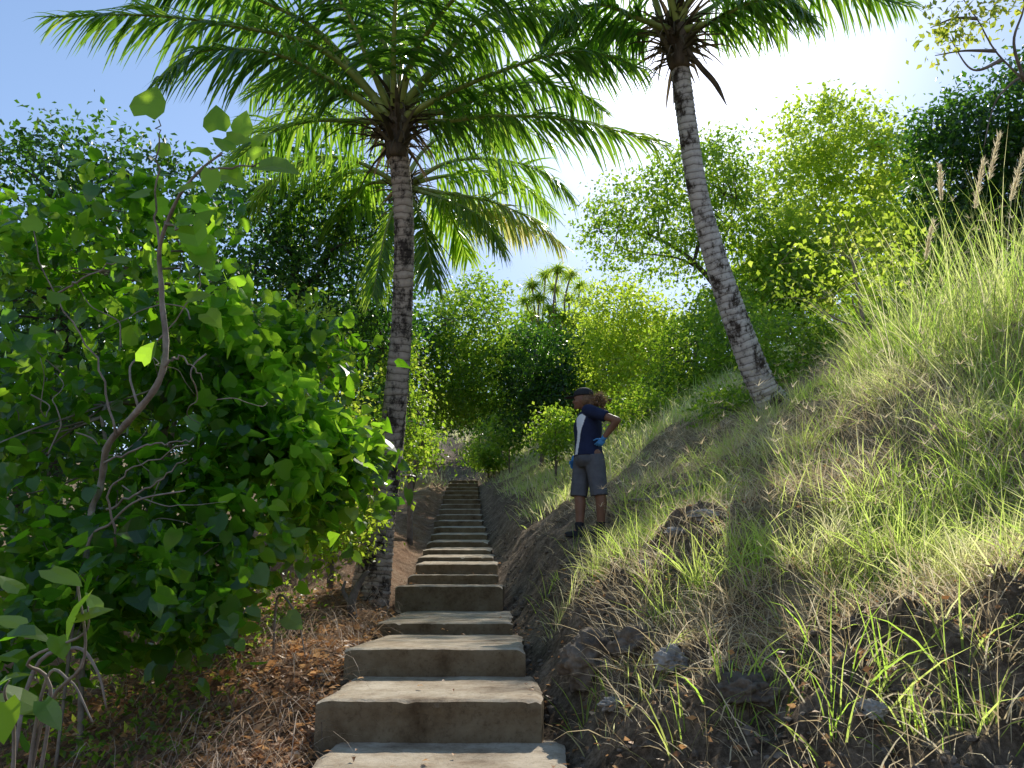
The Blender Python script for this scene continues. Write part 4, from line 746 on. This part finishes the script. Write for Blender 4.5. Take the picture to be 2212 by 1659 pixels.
loft(tb, [(np.array([.04, 0, 1.38]), .06, .1), (np.array([.035, 0, 1.32]), .095, .17), (np.array([.02, 0, 1.22]), .115, .165), (np.array([.015, 0, 1.05]), .1, .14), (np.array([.02, 0, .93]), .115, .165), (np.array([.015, 0, .84]), .115, .17)])
for sh, el_, wr in ((shL, elL, wrL), (shR, elR, wrR)): cap(tb, [sh, (sh + el_) / 2, el_], [.055, .047, .039]); cap(tb, [el_, el_ * .6 + wr * .4, wr], [.039, .037, .025])
for hp, kn, ft in ((hipL, knL, fL), (hipR, knR, fR)):
    ank = ft + np.array([0, 0, .09]); cap(tb, [hp, (hp + kn) / 2 + Fd * .01, kn], [.085, .07, .054]); cap(tb, [kn, kn * .68 + ank * .32 - Fd * .015, ank], [.054, .056, .036], 20)
    cap(tb, [ank, ft + Fd * .05 + Zd * .04, ft + Fd * .13 + Zd * .03], [.034, .033, .025])
remesh(tb, 'body', skin, per, .009)
def glove(wr, pdir, pnorm, curl, ts):
    tb = TB(); pdir = nrm(np.array(pdir, float)); pn = nrm(np.array(pnorm, float) - pdir * np.dot(pnorm, pdir)); sd_ = np.cross(pdir, pn) * ts
    cap(tb, [wr - pdir * .025, wr + pdir * .01], [.029, .027]); R_ = np.column_stack([pdir, sd_, pn]); ell(tb, wr + pdir * .045, (.045, .036, .016), R_, 10)
    for k, (o_, l) in enumerate([(.027, .062), (.009, .07), (-.010, .065), (-.027, .05)]):
        p = wr + pdir * .068 + sd_ * o_; pts = [p]; ang = 0
        for s_ in (.45, .32, .23):
            ang += curl * (1 + .15 * k); p = p + (pdir * math.cos(ang) + pn * math.sin(ang) + sd_ * o_ * 3) * l * s_; pts.append(p)
        cap(tb, pts, [.009, .0085, .0075, .0065], 12, 8)
    p = wr + pdir * .03 + sd_ * .027; cap(tb, [p, p + (pdir * .5 + sd_ * .8) * .03, p + (pdir * .85 + sd_ * .75 + pn * .3) * .052], [.012, .010, .008], 10, 8)
    remesh(tb, 'glove', blue, per, .0035, 2)
glove(wrL, [-.55, .2, -.8], [-.1, .9, .1], .5, -1); glove(wrR, [-.25, -.1, -1], [.6, -.5, 0], .38, 1)
tb = TB()
loft(tb, [(np.array([.042, 0, 1.415]), .062, .066), (np.array([.042, 0, 1.385]), .085, .125), (np.array([.035, 0, 1.33]), .112, .188), (np.array([.018, 0, 1.21]), .14, .187), (np.array([.015, 0, 1.05]), .13, .168), (np.array([.018, 0, .93]), .138, .188), (np.array([.018, 0, .87]), .143, .195)], n=30)
for sh, el_ in ((shL, elL), (shR, elR)):
    tb.tube(catmull([sh * 1.0 + (neck - sh) * .25, sh, sh * .38 + el_ * .62], 10), [.075, .072, .064], 16); ell(tb, sh, (.07, .07, .066), None, 10)
def shirtpaint(me):
    for p_ in me.polygons:
        c = np.array(p_.center); l = (c - np.array([.02, 0, 0])) @ Ld; f_ = (c - np.array([.02, 0, 0])) @ Fd; z = c[2]
        xx = f_ if abs(l) > .05 else 9
        centre = .055 - .15 * (z - 1.1) ; wdt = .018 + .034 * max(0, min(1, (z - 1.12) / .16)) * (1 if z < 1.29 else max(0, 1 - (z - 1.29) / .03))
        inarm = (l > .19 and z > 1.15)
        if abs(xx - centre) < wdt and .88 < z < 1.32 and not inarm: p_.material_index = 1
remesh(tb, 'shirt', [navy, whitec], per, .008, 2, shirtpaint)
tb = TB(); tb.tube(catmull([neck + [.005, 0, -.03], neck + [-.0, 0, .02]], 6), [.068, .064], 18); remesh(tb, 'collar', navy, per, .006, 1)
tb = TB(); loft(tb, [(np.array([.018, 0, .935]), .12, .17), (np.array([.015, 0, .86]), .132, .187), (np.array([.015, 0, .80]), .125, .182), (np.array([.015, 0, .75]), .09, .13)])
for hp, kn in ((hipL, knL), (hipR, knR)): tb.tube(catmull([hp + Zd * .0, (hp + kn) / 2, kn - Zd * .05], 14), [.104, .094, .084], 18, lambda L, an, R: R * (1 + .05 * np.sin(an * 5 + L * 9)))
remesh(tb, 'shorts', greyc, per, .0075, 1)
for ft, kn in ((fL, knL), (fR, knR)):
    ank = ft + np.array([0, 0, .09]); tb = TB(); tb.tube(catmull([ank - Zd * .04, ank + Zd * .02, ank * .83 + kn * .17], 8), [.042, .042, .045], 14); remesh(tb, 'sock', black, per, .006, 1)
    tb = TB(); R_ = RB; ell(tb, ft + Fd * .035 + Zd * .035, (.12, .046, .04), R_, 12); ell(tb, ft - Fd * .03 + Zd * .06, (.055, .044, .055), R_, 10); ell(tb, ft + Fd * .03 + Zd * .012, (.128, .05, .018), R_, 12); remesh(tb, 'shoe', black, per, .006, 1)
for s_ in (1, -1):
    tb = TB(); ell(tb, Hd + Ld * s_ * .03 + Fd * .083 - Zd * .005, (.012, .012, .009), RB, 8); remesh(tb, 'eye', eyem, per, .003, 0)
tb = TB(); ell(tb, Hd + Zd * .045 - Fd * .004, (.106, .09, .088), RB, 14)
V = tb.V[0]; V[:, 2] = np.maximum(V[:, 2], Hd[2] + .03)
ell(tb, Hd + Fd * .13 + Zd * .028, (.075, .068, .009), RB, 12); remesh(tb, 'cap', black, per, .006, 1)
tb = TB(); ell(tb, Hd - Fd * .035 - Zd * .02, (.085, .086, .085), RB, 12); hc = Hd - Fd * .14 - Zd * .025
for k in range(32): ell(tb, hc + rs.normal(size=3) * .036 + Zd * -.01, (rs.uniform(.014, .034),) * 3, None, 8)
hr = remesh(tb, 'hair', hairm, per, .007, 1)
n = 900; d0 = nrm(rs.normal(size=(n, 3))) + np.array(-Fd) * .4; pos = hc + nrm(d0) * .05; V, F, m_ = strips(pos, d0, rs.uniform(.03, .095, n), np.full(n, .005), rs.uniform(-.9, 1.2, n), nrm(np.cross(d0, rs.normal(size=(n, 3)))), 4)
o = link('hair_curls', mesh_np('hair_curls', V, F, {'rnd': np.repeat(rs.uniform(0, 1, n), m_)}), hairl, hr)
per.scale = (1.12, 1.12, 1.0)
print('person foot', pz, pb, 'faces', sum(len(m.polygons) for m in bpy.data.meshes))
